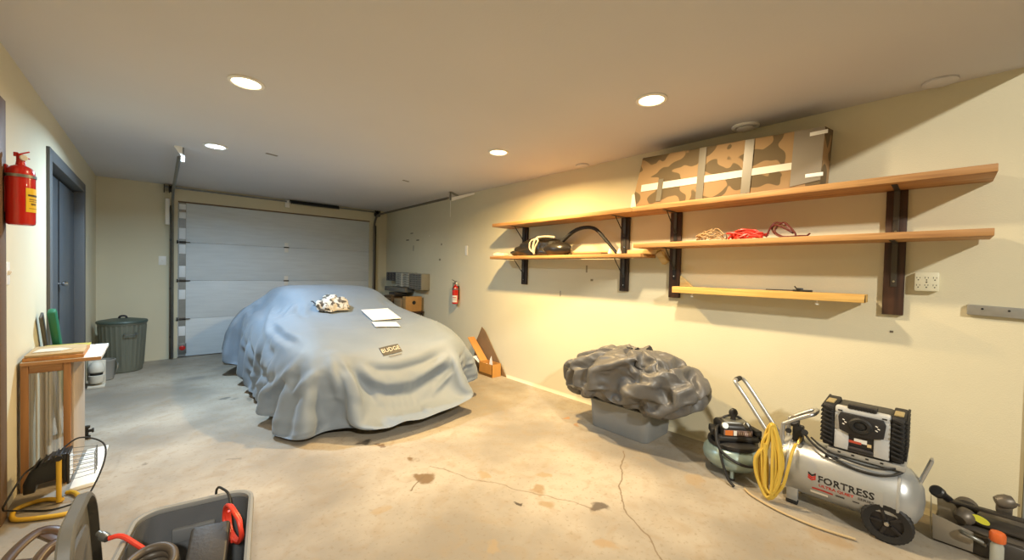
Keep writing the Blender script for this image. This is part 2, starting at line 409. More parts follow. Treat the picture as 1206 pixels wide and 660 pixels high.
# torsion shaft
t = thing('torsion_bar', (1.5, YB-.06, 2.29), 'steel torsion shaft with a black spring above the garage door', 'torsion bar')
B().tube([(.06, YB-.055, 2.292), (2.96, YB-.055, 2.292)], .012, 10).done('shaft', m_steel, t)
sp = []
for i in range(26*8+1):
    a = i/8*2*PI; sp.append((1.52+.74*i/(26*8), YB-.055+.026*math.cos(a), 2.292+.026*math.sin(a)))
B().tube(sp, .0075, 5).tube([(1.53, YB-.055, 2.292), (2.25, YB-.055, 2.292)], .019, 10).done('spring', m_black, t)
for x in (.115, 2.905):
    B().lathe([(.013, -.02), (.055, -.02), (.055, -.012), (.042, -.008), (.042, .008), (.055, .012), (.055, .02), (.013, .02)], (x, YB-.058, 2.268), (1, 0, 0), 20).done('cable_drum', m_dsteel, t)
B().box((1.49, YB-.02, 2.265), (.06, .03, .12), None, .004).box((1.49, YB-.05, 2.292), (.03, .05, .04), None, .004).done('centre_bearing_plate', m_white, t, label='pale bearing plate')
for x in (.05, 2.965): B().box((x, YB-.04, 2.27), (.008, .075, .10)).done('end_bearing_plate', m_dsteel, t)

# lights, vent, detectors, marks on the ceiling
m_lens_w = mat('warm_lamp_lens', 'fff2d8', .4, emit=('ffe3b0', 7))
m_lens_c = mat('cool_lamp_lens', 'eef6ff', .4, emit=('d6ecff', 7))
def downlight(x, y, lens, col, power, label, spread=165, lx=None):
    t = thing('ceiling_light', (x, y, HC), label, 'light', 'recessed ceiling lights')
    B().lathe([(.070, -.001), (.090, -.001), (.090, -.006), (.084, -.010), (.073, -.010), (.070, -.006)], (x, y, HC), (0, 0, 1), 32, closed=True).done('trim_ring', m_white, t)
    B().lathe([(0, -.008), (.060, -.007), (.0695, -.004), (.0695, -.001), (0, -.001)], (x, y, HC), (0, 0, 1), 32).done('lens', lens, t)
    l = bpy.data.lights.new('lamp', 'AREA'); l.shape = 'DISK'; l.size = .10; l.energy = power; l.color = col; l.spread = math.radians(spread)
    o = bpy.data.objects.new('lamp', l); COL.objects.link(o); o.parent = t; o.location = (0, 0, -.014); ORG[o.name] = Vector((x, y, HC))
    return t
WARM = (1., .70, .36); WARMC = (1., .64, .27)
downlight(.37, 2.72, m_lens_w, (1., .74, .46), 7, 'lit warm recessed ceiling light nearest the red extinguisher on the left wall')
downlight(2.19, 1.21, m_lens_w, (1., .80, .52), 26, 'lit warm recessed ceiling light nearest the round ceiling vent')
downlight(2.217, 2.667, m_lens_w, (1., .68, .29), 58, 'small lit yellow recessed ceiling light above the right side of the covered car')
downlight(.37, 4.355, m_lens_c, (.58, .80, 1.), 46, 'lit cold white recessed ceiling light near the garage door')
sl = thing('shop_light', (-.9, -4.4, 4.25), 'white round shop light hanging high in the workshop behind the viewer', 'light')
B().lathe([(0, .12), (.06, .12), (.10, .06), (.20, -.02), (.21, -.03), (.19, -.025), (.09, .05), (0, .06)], (-.9, -4.4, 4.25), (-.36, -.79, .5), 32).done('reflector', m_steel, sl)
B().tube([(-.9-.04, -4.4-.09, 4.31), (-.95, -4.5, 4.5), (-.95, -4.5, 4.795)], .012, 8).done('stem', m_steel, sl)
l = bpy.data.lights.new('lamp', 'AREA'); l.shape = 'DISK'; l.size = .30; l.energy = 125; l.color = (1., .96, .85); l.spread = math.radians(120)
o = bpy.data.objects.new('lamp', l); COL.objects.link(o); o.parent = sl
o.rotation_euler = Vector((1.8, 4.4+.4, -3.1)).to_track_quat('-Z', 'Y').to_euler(); o.location = Vector((1.8, 4.8, -3.1)).normalized()*.04
m_vent = mat('vent_white', 'fbfaf7', .35)
v = thing('ceiling_vent', (3.03, .96, HC), 'round white ceiling vent above the patterned box', 'vent')
B().lathe([(0, -.001), (.085, -.001), (.085, -.010), (.074, -.016), (.066, -.014), (.062, -.004), (0, -.004)], (3.03, .96, HC), (0, 0, 1), 40).done('outer_ring', m_vent, v)
B().lathe([(0, -.005), (.046, -.012), (.054, -.022), (.040, -.028), (0, -.029)], (3.03, .96, HC), (0, 0, 1), 40).done('cone', m_vent, v)
d = thing('smoke_detector', (3.05, 2.39, HC), 'small flat white ceiling disc above the boards at the left end of the shelves', 'detector')
B().lathe([(0, -.001), (.062, -.001), (.062, -.010), (.050, -.016), (0, -.017)], (3.05, 2.39, HC), (0, 0, 1), 32).done('body', m_ceil, d)
d = thing('smoke_detector', (3.045, .045, HC), 'flat painted ceiling disc above the right end of the top shelf', 'detector')
B().lathe([(0, -.001), (.068, -.001), (.068, -.010), (.055, -.015), (0, -.016)], (3.045, .045, HC), (0, 0, 1), 32).done('body', m_ceil, d)
for x, y, r, lb in ((.786, 4.28, .05, 'small grey patch plate on the ceiling beside the cold white light'), (2.175, 4.323, .045, 'small grey patch plate on the ceiling near the right door track')):
    tag(B().box((x, y, HC-.003), (r*2, .03, .004), (0, 0, .3), .001).done('ceiling_plate', mat('grey_patch', '8d8578', .8), base=(x, y, HC)), lb, 'plate')

# ------------------------------------------------------------------ wall plates
def plate(name, c, nrm, w_, h_, label, cat, toggles=1):
    t = thing(name, c, label, cat)
    ux = Vector((0, 0, 1)).cross(Vector(nrm)); Mx = frame(c, ux, (0, 0, 1))
    B(Mx).box((0, 0, .003), (w_, h_, .006), None, .002).done('plate', m_white, t)
    B(Mx).box((0, .003, .010), (.010, .022, .014), (.4, 0, 0), .002).done('toggle', m_white, t)
    return t
plate('light_switch', (.035, YB-.0005, 1.32), (0, -1, 0), .075, .118, 'white light switch beside the left garage door track', 'switch')
plate('light_switch', (XL+.0005, 3.165, 1.21), (1, 0, 0), .07, .115, 'cream light switch below the large red fire extinguisher', 'switch')
o = thing('wall_outlet', (XR, .063, 1.272), 'cream six socket wall outlet right of the tall dark shelf board', 'outlet')
Mx = frame((XR-.0005, .063, 1.272), (0, -1, 0), (0, 0, 1))
B(Mx).box((0, 0, .018), (.094, .104, .036), None, .008).done('housing', mat('cream_plastic', 'e0dcc2', .45), o)
for r_ in (.016, -.024):
    for cx in (-.031, 0, .031):
        s_ = B(Mx)
        s_.box((cx-.006, r_+.006, .0362), (.0022, .009, .001)).box((cx+.006, r_+.006, .0362), (.0022, .007, .001)).disc((cx, r_-.006, .0362), (0, 0, 1), .003, .001, 10)
        s_.done('socket', m_black, o)
B(Mx).disc((0, -.002, .0365), (0, 0, 1), .0035, .002, 10).done('screw', m_dsteel, o)
# metal strip at the right edge
t = thing('wall_strip', (XR, -.25, 1.13), 'galvanised metal channel screwed to the wall at the far right', 'strip')
Mt = frame((XR-.0005, -.25, 1.128), (0, -1, -.04), (0, .04, 1))
B(Mt).box((0, 0, .011), (.33, .052, .022), None, .004).done('channel', mat('zinc', 'a9abac', .35, .7, noise=(20, .1)), t)
for cx in (-.115, -.03, .06): B(Mt).disc((cx, .008, .0225), (0, 0, 1), .005, .002, 10).done('screw_hole', m_black, t)
# small scuffs and filler patches left on the right wall
for (y, z, l_, h_, c_) in ((5.977, 1.88, .09, .018, '8f8a74'), (6.123, 1.774, .10, .02, '7d7763'), (5.771, 1.758, .09, .02, '7d7763'), (5.91, 1.63, .02, .09, '8f8a74'), (5.045, 1.662, .03, .03, '8a836c'), (5.084, 1.434, .05, .03, '8a836c'), (2.277, .519, .012, .03, '9a8b66'), (2.697, 1.058, .008, .06, '6d6455'), (2.365, 1.32, .02, .07, '9a9177'), (2.30, 1.213, .03, .02, '8d8368'), (.193, .98, .015, .012, '6d6455'), (5.4, 1.81, .02, .02, 'f0ead6')):
    tag(B().box((XR-.0008, y, z), (.0012, l_, h_), None, 0).done('wall_scuff', mat('scuff', c_, .9), base=(XR, y, z)), kind='structure')
# white square plate above the small extinguisher
tag(B().box((XR-.004, 4.40, 1.555), (.008, .055, .13), None, .002).done('sensor_cover', m_white, base=(XR, 4.4, 1.5)), 'narrow white wall cover above the small red extinguisher', 'cover')

# ------------------------------------------------------------------ draped cloth (position based solver)
def pbd(P, faces_grid, collide, steps, iters, rng, g=9.8, dt=1/60., bend=.25, damp=.985, hem=1.0, rest=None, V=None, pin=None):
    """position based cloth on a regular grid P[n,m,3]; rest = rest shape"""
    n,m,_=P.shape
    R=P if rest is None else rest
    def L(a,b): return np.linalg.norm(a-b,axis=-1)
    cons=[]
    def add(sl1,sl2,k,scale=1.0):
        cons.append((sl1,sl2,L(R[sl1],R[sl2])*scale,k))
    s=np.s_
    for o in (0,1):
        add(s[o:n-1:2,:],s[o+1:n:2,:],1.0)
        add(s[:,o:m-1:2],s[:,o+1:m:2],1.0)
        # shear
        add(s[o:n-1:2,:-1],s[o+1:n:2,1:],.6)
        add(s[o:n-1:2,1:],s[o+1:n:2,:-1],.6)
    for o in (0,1):
        for e in (0,-1):
            add((slice(o,n-1,2),e),(slice(o+1,n,2),e),1.0,hem)
            add((e,slice(o,m-1,2)),(e,slice(o+1,m,2)),1.0,hem)
    for st in (2,4):
        for par in (0,1):
            i=np.arange(n-st); i=i[(i//st)%2==par]
            add((i,),(i+st,),bend)
            j=np.arange(m-st); j=j[(j//st)%2==par]
            add(s[:,j],s[:,j+st],bend)
    if V is None: V=np.zeros_like(P)
    P=P.copy()
    for it in range(steps):
        V[...,2]-=g*dt; V*=damp
        Q=P+V*dt
        for k in range(iters):
            for a,b,l0,kk in cons:
                A=Q[a];B=Q[b];d=B-A
                l=np.sqrt((d*d).sum(-1))+1e-9
                c=(l-l0)/l*.5*kk
                # cloth resists stretch more than compression
                c=np.where(c<0,c*.6,c)
                d*=c[...,None]
                Q[a]=A+d; Q[b]=B-d
            Q=collide(Q,P)
        V=(Q-P)/dt
        sp=np.linalg.norm(V,axis=-1,keepdims=True); V*=np.minimum(1,2.0/(sp+1e-9))
        P=Q
    return P,V
def refine(A):
    n,m,_=A.shape
    B=np.zeros((2*n-1,m,3));B[::2]=A;B[1::2]=(A[1:]+A[:-1])/2
    C=np.zeros((2*n-1,2*m-1,3));C[:,::2]=B;C[:,1::2]=(B[:,1:]+B[:,:-1])/2
    return C
XC=1.54; Y0,Y1=3.03,6.6
def hprof(y):
    return np.interp(y,[2.6,3.0,3.2,3.6,4.3,5.6,6.1,6.6,6.9],[.50,.585,.655,.735,.80,.84,.80,.72,.68])
def wprof(y):
    return np.interp(y,[2.6,3.0,3.5,4.5,5.6,6.3,6.7],[.80,.84,.86,.86,.85,.83,.78])
ZB=.12
def F_body(Q):
    dx=(Q[...,0]-XC)/wprof(Q[...,1]); yc=(Y0+Y1)/2
    dy=(Q[...,1]-yc)/((Y1-Y0)/2)
    h=hprof(Q[...,1])+.035*np.exp(-((np.abs(Q[...,0]-XC)-.58)/.16)**2)*np.interp(Q[...,1],[2.9,3.2,4.2,4.6],[.6,1,1,0])
    zc=.32
    dz=(Q[...,2]-zc)
    dz=np.where(dz>0,dz/(h-zc),dz/.5)
    # plan curve of nose
    return np.abs(dx)**6+np.abs(dy)**8*(1+.2*np.abs(dx)**2)+np.abs(dz)**3.2-1
def F_cab(Q):
    z=Q[...,2]
    dx=(Q[...,0]-XC)/.625; 
    yy=Q[...,1]
    f=np.where(yy<5.15,(5.15-yy)/.88,(yy-5.15)/1.0)
    dz=np.maximum(z-.6,0)/.46
    return np.abs(dx)**6+f**2.5+dz**2.9-1
def push(Q,Pold,F,fric=.5):
    f=F(Q); ins=f<0
    if not ins.any(): return Q
    q=Q[ins]; 
    for _ in range(2):
        e=1e-3; f0=F(q)
        g=np.stack([F(q+np.array(v)*e)-f0 for v in ((1,0,0),(0,1,0),(0,0,1))],-1)/e
        g2=(g*g).sum(-1)+1e-6
        st=(np.minimum(f0,0)/g2)[:,None]*g
        sl=np.linalg.norm(st,axis=-1,keepdims=True); st*=np.minimum(1,.03/(sl+1e-9))
        q=q-st
    nrm=g/np.sqrt(g2)[:,None]
    mv=q-Pold[ins]; t=mv-(mv*nrm).sum(-1,keepdims=True)*nrm
    q=q-t*fric*.35
    Q[ins]=q
    return Q
def collide(Q,Pold):
    Q=push(Q,Pold,F_body); Q=push(Q,Pold,F_cab)
    fl=Q[...,2]<.035
    if fl.any():
        Q[...,2]=np.where(fl,.035,Q[...,2])
        for k in (0,1): Q[...,k]=np.where(fl,Pold[...,k]+.5*(Q[...,k]-Pold[...,k]),Q[...,k])
    Q[...,1]=np.minimum(Q[...,1],6.86)
    return Q
def build_cover(seed=3, W=3.0, Lh=4.85, yc=4.84, kap=.46, hem=.84, xo=0.0, sq=.95, g=3.0):
    rng=np.random.default_rng(seed)
    n,m=105,65
    p=np.linspace(-1,1,m)[None,:]; q=np.linspace(-1,1,n)[:,None]
    X=W/2*p*np.sqrt(1-kap*q*q); Y=Lh/2*q*np.sqrt(1-kap*p*p)
    S=np.stack(np.broadcast_arrays(X+XC+xo,Y+yc,np.full((n,m),1.12)),-1).astype(float)
    P=S.copy()
    P[...,0]=XC+xo+(P[...,0]-XC-xo)*sq; P[...,1]=yc+(P[...,1]-yc)*(.5+.5*sq)
    nz=rng.normal(size=(27,17)); ii=np.linspace(0,26,n); jj=np.linspace(0,16,m)
    i0=np.clip(ii.astype(int),0,25); j0=np.clip(jj.astype(int),0,15); fi=(ii-i0)[:,None]; fj=(jj-j0)[None,:]
    P[...,2]+=.03*(nz[i0][:,j0]*(1-fi)*(1-fj)+nz[i0+1][:,j0]*fi*(1-fj)+nz[i0][:,j0+1]*(1-fi)*fj+nz[i0+1][:,j0+1]*fi*fj)
    # start gently draped so that the sheet does not have to fall far
    d=np.maximum(np.abs(P[...,0]-XC)-.8,0)
    P[...,2]-=d*.5
    P,V=pbd(P,None,collide,230,14,rng,g=g,rest=S,bend=.10,damp=.975,hem=hem)
    P2=refine(P); S2=refine(S)
    P2+=rng.normal(size=P2.shape)*.001
    P2,V=pbd(P2,None,collide,60,16,rng,g=g,rest=S2,bend=.08,damp=.95,hem=hem)
    return P2
FOLDS=[
 (0.022,0.035,[(0.82, 3.336, 0.6), (0.748, 3.302, 0.486), (0.695, 3.453, 0.363), (0.63, 3.598, 0.267)]),
 (-0.03,0.05,[(0.682, 4.258, 0.436), (0.671, 4.025, 0.327), (0.64, 3.594, 0.341), (0.706, 3.453, 0.441)]),
 (-0.03,0.05,[(0.632, 3.605, 0.149), (0.702, 3.428, 0.295), (0.775, 3.239, 0.443), (0.821, 3.244, 0.545)]),
 (0.028,0.035,[(0.91, 3.132, 0.502), (0.807, 3.137, 0.416), (0.735, 3.232, 0.292)]),
 (0.025,0.04,[(0.988, 3.192, 0.598), (0.983, 3.09, 0.473), (1.001, 3.063, 0.282), (1.06, 3.013, 0.218)]),
 (-0.03,0.035,[(0.949, 3.097, 0.464), (0.966, 3.07, 0.339), (0.99, 3.065, 0.251)]),
 (0.03,0.045,[(1.03, 3.183, 0.594), (1.098, 3.057, 0.462), (1.113, 2.952, 0.288), (1.146, 2.916, 0.161)]),
 (-0.035,0.045,[(1.091, 3.115, 0.531), (1.177, 3.039, 0.386), (1.248, 2.993, 0.25), (1.282, 2.939, 0.143)]),
 (-0.03,0.05,[(1.204, 3.113, 0.529), (1.326, 3.051, 0.448), (1.497, 3.04, 0.424), (1.733, 3.05, 0.446), (1.981, 3.099, 0.512)]),
 (0.022,0.05,[(1.149, 3.054, 0.435), (1.375, 3.013, 0.309), (1.602, 3.013, 0.297), (1.857, 3.04, 0.399), (2.082, 3.094, 0.501)]),
 (-0.02,0.045,[(1.208, 3.03, 0.349), (1.362, 2.98, 0.209), (1.583, 2.972, 0.173), (1.804, 3.004, 0.248), (2.007, 3.048, 0.399)]),
 (0.022,0.03,[(2.192, 3.109, 0.402), (1.984, 3.01, 0.277), (1.755, 2.944, 0.108)]),
 (-0.022,0.03,[(2.239, 3.163, 0.47), (2.014, 3.029, 0.362), (1.842, 2.994, 0.22)]),
 (0.02,0.025,[(2.368, 3.193, 0.319), (2.091, 2.917, 0.217)]),
 (-0.02,0.025,[(2.269, 3.169, 0.253), (2.036, 2.946, 0.18)]),
 (0.02,0.04,[(0.923, 4.862, 0.834), (0.766, 4.288, 0.703), (0.725, 3.945, 0.62)]),
 (-0.03,0.05,[(0.735, 3.999, 0.641), (0.702, 3.884, 0.558), (0.698, 3.662, 0.539)]),
 (-0.022,0.045,[(0.849, 5.491, 0.786), (0.77, 5.189, 0.719)]),
 (-0.02,0.04,[(0.714, 4.801, 0.619), (0.686, 4.701, 0.513), (0.675, 4.34, 0.382)]),
 (0.02,0.035,[(0.707, 5.359, 0.628), (0.679, 4.968, 0.447), (0.681, 4.559, 0.214), (0.598, 3.646, 0.213)]),
 (-0.012,0.03,[(1.12, 4.651, 0.953), (1.044, 4.396, 0.841), (1.016, 3.974, 0.792)]),
 (-0.01,0.03,[(1.674, 4.618, 0.99), (1.57, 4.402, 0.881), (1.462, 4.35, 0.853)]),
 (0.014,0.03,[(0.853, 4.652, 0.767), (0.808, 3.813, 0.705), (0.846, 3.553, 0.693)]),
 (-0.02,0.04,[(0.789, 4.15, 0.717), (0.791, 3.643, 0.672), (0.829, 3.427, 0.645)]),
]

def grid_normals(P):
    a=np.gradient(P,axis=0); b=np.gradient(P,axis=1); n=np.cross(b,a); n/=np.linalg.norm(n,axis=-1,keepdims=True)+1e-9
    return n
def add_folds(P,folds,ctr):
    n=grid_normals(P)
    if (n*(P-np.array(ctr))).sum(-1).mean()<0: n=-n
    D=np.zeros(P.shape[:2])
    for A,w,pts in folds:
        pts=[np.array(p) for p in pts]
        best=np.full(P.shape[:2],9.); wt=np.ones(P.shape[:2]); tot=sum(np.linalg.norm(q-p) for p,q in zip(pts,pts[1:])); acc=0
        for p,q in zip(pts,pts[1:]):
            d=q-p; L=np.linalg.norm(d)+1e-9; t=np.clip(((P-p)@d)/L**2,0,1)
            r=np.linalg.norm(P-(p+t[...,None]*d),axis=-1)
            s_=(acc+t*L)/tot
            m=r<best; best=np.where(m,r,best); wt=np.where(m,np.clip(np.minimum(s_,1-s_)*5,.25,1),wt); acc+=L
        D+=A*wt*(np.exp(-(best/(w*.8))**1.5)-.25*np.exp(-((best-1.7*w)/w)**2))
    return P+n*D[...,None]
def smooth_noise(P,seed,scale,amp,ctr):
    from mathutils import noise as mn
    n=grid_normals(P)
    if (n*(P-np.array(ctr))).sum(-1).mean()<0: n=-n
    D=np.array([[ (1-abs(mn.noise(Vector((p[0]*scale+seed,p[1]*scale,p[2]*scale))))*2) for p in row] for row in P])
    return P+n*(D*amp)[...,None]
def up_sample(A,n,m):
    # smooth interpolation of a coarse grid (Catmull-Rom in both directions)
    def axis(A,N):
        M_=A.shape[0]; t=np.linspace(0,M_-1,N); i=np.clip(t.astype(int),0,M_-2); f=(t-i)[:,None,None]
        g=lambda k: A[np.clip(k,0,M_-1)]
        p0,p1,p2,p3=g(i-1),g(i),g(i+1),g(i+2)
        return .5*((2*p1)+(p2-p0)*f+(2*p0-5*p1+4*p2-p3)*f*f+(3*p1-p0-3*p2+p3)*f**3)
    return axis(axis(A,n).swapaxes(0,1),m).swapaxes(0,1)
def buckle(P0,ctr,seed,extra,dn0,dn1,steps,step,side=False,bend=.10):
    # cloth with more length than the surface it covers buckles into folds; solved on every step-th vertex
    rng=np.random.default_rng(seed); N,M_=P0.shape[:2]
    ii=np.linspace(0,N-1,(N-1)//step+1).round().astype(int); jj=np.linspace(0,M_-1,(M_-1)//step+1).round().astype(int)
    base=P0[ii][:,jj]; n=grid_normals(base)
    if (n*(base-np.array(ctr))).sum(-1).mean()<0: n=-n
    sc=np.full(base.shape[:2],1+extra)
    if side: sc=1+extra*np.clip(1.1-n[...,2],0,1)
    P=base+n*rng.normal(size=base.shape[:2])[...,None]*.006
    cons=[]
    for di,dj in ((1,0),(0,1),(1,1)):
        A=base[:base.shape[0]-di,:base.shape[1]-dj]; Bq=base[di:,dj:]
        cons.append((di,dj,np.linalg.norm(Bq-A,axis=-1)*(sc[:base.shape[0]-di,:base.shape[1]-dj]+sc[di:,dj:])/2))
    for k in range(steps):
        D=np.zeros_like(P); C_=np.zeros(P.shape[:2])
        for di,dj,l0 in cons:
            A=P[:P.shape[0]-di,:P.shape[1]-dj]; Bq=P[di:,dj:]; d=Bq-A; l=np.sqrt((d*d).sum(-1))+1e-9
            d=d*((l-l0)/l*.5)[...,None]
            D[:P.shape[0]-di,:P.shape[1]-dj]+=d; D[di:,dj:]-=d; C_[:P.shape[0]-di,:P.shape[1]-dj]+=1; C_[di:,dj:]+=1
        P=P+D/np.maximum(C_,1)[...,None]*1.5
        if k%3==0:
            Q=P.copy(); Q[1:-1,1:-1]+=bend*((P[2:,1:-1]+P[:-2,1:-1]+P[1:-1,2:]+P[1:-1,:-2])/4-P[1:-1,1:-1]); P=Q
        off=P-base; dn=(off*n).sum(-1); t=off-dn[...,None]*n; tl=np.linalg.norm(t,axis=-1,keepdims=True)
        t*=np.minimum(1,.03/(tl+1e-9)); dn=np.clip(dn,dn0,dn1); P=base+t+dn[...,None]*n
    return P0+up_sample(P-base,N,M_)
cover_pts=build_cover(3,3.06,4.92,4.84,.44,.80,0.,.90)
cover_pts=buckle(cover_pts,(XC,4.8,.3),3,.11,-.02,.040,60,6,side=True)
cover_pts=add_folds(cover_pts,FOLDS,(XC,4.8,.3))

for _ in range(14):       # even out the hem
    for r in (0,1,2,3):
        k=.5/(1+r)
        for row in (cover_pts[r],cover_pts[-1-r],cover_pts[:,r],cover_pts[:,-1-r]):
            row[1:-1]+=k*((row[2:]+row[:-2])/2-row[1:-1])
cx_,cy_,cz_=cover_pts[...,0],cover_pts[...,1],cover_pts[...,2]
lift_=np.interp(cx_,[.62,.8,1.05,1.6,2.0,2.4],[.0,.02,.075,.085,.12,.15])*np.clip((3.7-cy_)/.4,0,1)+.05*np.clip((cy_-3.3)/.5,0,1)
cover_pts[...,2]+=lift_*np.clip(1-cz_/.5,0,1)
cover_pts[...,2]=np.maximum(cover_pts[...,2],.03)
m_cover=mat('grey_car_cover_cloth','727d89',.62,noise=(5,.05),bump=(260,.10),sheen=.15)
cc=tag(B().grid(cover_pts).done('car_cover',m_cover,base=(XC,4.8,.03)),'baggy light grey cloth cover draped over the parked car','car cover')
cc.modifiers.remove(cc.modifiers['edges'])
sd=cc.modifiers.new('sub','SUBSURF'); sd.levels=1; sd.render_levels=1
cvt=BVHTree.FromPolygons(cover_pts.reshape(-1,3).tolist(),[(i*129+j,i*129+j+1,(i+1)*129+j+1,(i+1)*129+j) for i in range(208) for j in range(128)])
def on_cover(x,y,lift=.004):
    h,n,_,_=cvt.ray_cast((x,y,2.),(0,0,-1)); 
    if n.z<0: n=-n
    return h+n*lift
# the car under the cover: only its tyres and dark underside show below the hem
car=thing('car',(XC,4.8,0),'car parked under the grey cover, its dark tyres and underside showing below the hem','car')
B().hexa([(.86,3.30,.17),(2.22,3.30,.17),(2.22,6.35,.17),(.86,6.35,.17),(.84,3.25,.50),(2.24,3.25,.50),(2.24,6.4,.50),(.84,6.4,.50)],.03).hexa([(1.0,4.75,.5),(2.08,4.75,.5),(2.08,5.9,.5),(1.0,5.9,.5),(1.12,5.0,.92),(1.96,5.0,.92),(1.96,5.45,.92),(1.12,5.45,.92)],.03).done('body',mat('dark_car_paint','23262a',.3),car)
B().span((.9,3.14,.15),(2.2,3.30,.30),.03).done('front_bumper',m_blackp,car)
for x in (.80,2.12):
    for y in (3.62,5.92):
        wl=B().lathe([(.16,0),(.27,0),(.295,.02),(.30,.05),(.30,.11),(.295,.14),(.27,.16),(.16,.16)],(x,y,.301),(1,0,0),36,closed=True).done('tyre',m_black,car)
        B().lathe([(0,.05),(.05,.03),(.15,.03),(.16,.02),(.16,.14),(.15,.13),(0,.11)],(x,y,.301),(1,0,0),24).done('wheel',m_steel,wl)
# brand patch sewn on the front of the cover
def drape_patch(bm,M,lift):
    bm.transform(M)
    for v in bm.verts:
        p=on_cover(v.co.x,v.co.y,lift+v.co.z); v.co=p
    return bm
def flat_grid(w_,h_,nx,ny):
    bm=bmesh.new(); bmesh.ops.create_grid(bm,x_segments=nx,y_segments=ny,size=.5)
    for v in bm.verts: v.co.x*=w_; v.co.y*=h_; v.co.z=0
    return bm
PM=Matrix.Translation((1.485,3.178,0))@Matrix.Rotation(math.radians(6),4,'Z')
b_=B(); b_.bm.free(); b_.bm=drape_patch(flat_grid(.180,.078,16,8),PM,.0035)
lab=b_.done('brand_label',mat('dark_label','3a3733',.6),cc,smooth=False,label='dark printed brand patch')
b_=B(); b_.bm.free(); tb=text_mesh('BUDGE',.050,0,.0004,1.02,1.05)
xs_=[v.co.x for v in tb.verts]; 
for v in tb.verts: v.co.x-=(min(xs_)+max(xs_))/2; v.co.y-=.014
b_.bm=drape_patch(tb,PM,.006); b_.done('lettering',mat('label_print','b9b2a2',.6),lab,smooth=False,label='pale lettering')
b_=B(); b_.bm.free(); b_.bm=drape_patch(flat_grid(.12,.008,10,2),PM@Matrix.Translation((.01,-.058,0)),.0045); b_.done('small_print',mat('small_print','6b665c',.6),lab,smooth=False)
# sheets of paper lying on the hood
def sheet(c,w_,h_,ang,label,lift=.005):
    M_=Matrix.Translation((c[0],c[1],0))@Matrix.Rotation(ang,4,'Z')
    bm=drape_patch(flat_grid(w_,h_,10,10),M_,lift)
    # paper is stiff: flatten it towards its own plane
    cs=[v.co.copy() for v in bm.verts]; ce=sum(cs,Vector())/len(cs)
    zx=np.polyfit([p.x-ce.x for p in cs],[p.z-ce.z for p in cs],1); zy=np.polyfit([p.y-ce.y for p in cs],[p.z-ce.z for p in cs],1)
    dz=max(p.z-(ce.z+zx[0]*(p.x-ce.x)+zy[0]*(p.y-ce.y)) for p in cs)
    for v in bm.verts:
        pl=ce.z+zx[0]*(v.co.x-ce.x)+zy[0]*(v.co.y-ce.y)+dz*.9; v.co.z=.75*pl+.25*(v.co.z)+.001
        v.co.z=max(v.co.z,on_cover(v.co.x,v.co.y,lift).z)
    b_=B(); b_.bm.free(); bmesh.ops.solidify(bm,geom=list(bm.faces),thickness=-.0015); b_.bm=bm
    return tag(b_.done('paper_sheet',m_paper,base=(c[0],c[1],ce.z),smooth=False),label,'paper',None)
sheet((1.75,4.0,0),.29,.42,-.10,'larger white sheet of paper on the hood of the covered car, beside the crumpled cloth')
sheet((1.64,3.62,0),.235,.15,-.18,'smaller white sheet of paper on the hood, between the larger sheet and the brand patch')
# crumpled patterned cloth on the hood
def rag():
    th=np.linspace(0,2*np.pi,49)[:,None]; ph=np.linspace(0,1,19)[None,:]
    r=np.sin(ph*np.pi*.52)**.8
    x=.155*r*np.cos(th)*(1+.12*np.cos(3*th+1)+.06*np.cos(7*th)); y=.125*r*np.sin(th)*(1+.12*np.cos(3*th+1)+.06*np.cos(7*th))
    z=.085*np.cos(ph*np.pi*.5)**.7*(1+.22*np.sin(2*th+.6))+0*th
    P=np.stack(np.broadcast_arrays(x,y,z),-1).astype(float)
    from mathutils import noise as mn
    for i in range(48):
        for j in range(19):
            v=Vector((P[i,j,0]*9,P[i,j,1]*9+3,P[i,j,2]*9)); k=1+.28*(abs(mn.noise(v))*2-.5)
            P[i,j]*=k
    P[48]=P[0]
    cxy=(1.345,4.285); 
    for i in range(49):
        for j in range(19):
            g_=on_cover(cxy[0]+P[i,j,0],cxy[1]+P[i,j,1],.020)
            P[i,j]=(g_.x,g_.y,g_.z+max(P[i,j,2]-.004,0))
    return P
m_rag=bpy.data.materials.new('printed_rag'); m_rag.use_nodes=True
_n=m_rag.node_tree; _t=_n.nodes.new('ShaderNodeTexCoord'); _v=_n.nodes.new('ShaderNodeTexNoise'); _v.inputs['Scale'].default_value=24; _r=_n.nodes.new('ShaderNodeValToRGB'); _r.color_ramp.interpolation='EASE'
_r.color_ramp.elements[0].position=.40; _r.color_ramp.elements[0].color=(*lin('4c4843'),1); _r.color_ramp.elements[1].position=.50; _r.color_ramp.elements[1].color=(*lin('bfbab0'),1)
_n.links.new(_t.outputs['Object'],_v.inputs['Vector']); _n.links.new(_v.outputs['Fac'],_r.inputs[0]); _n.links.new(_r.outputs[0],_n.nodes['Principled BSDF'].inputs['Base Color']); _n.nodes['Principled BSDF'].inputs['Roughness'].default_value=.8
rg=tag(B().grid(rag()).done('cloth_cap',m_rag,base=(1.345,4.285,.82)),'crumpled white and dark patterned cloth cap on the hood near the windshield','cap')
hp=[on_cover(1.235+.01*k,4.30-.012*k+.02*math.sin(k),.034+.010*math.sin(k*.8)) for k in range(-6,3)]
B().tube([p for p in hp],.010,8,smooth=3,flat=.6).done('strap',mat('dark_strap','2b2d33',.6),rg,label='dark strap')

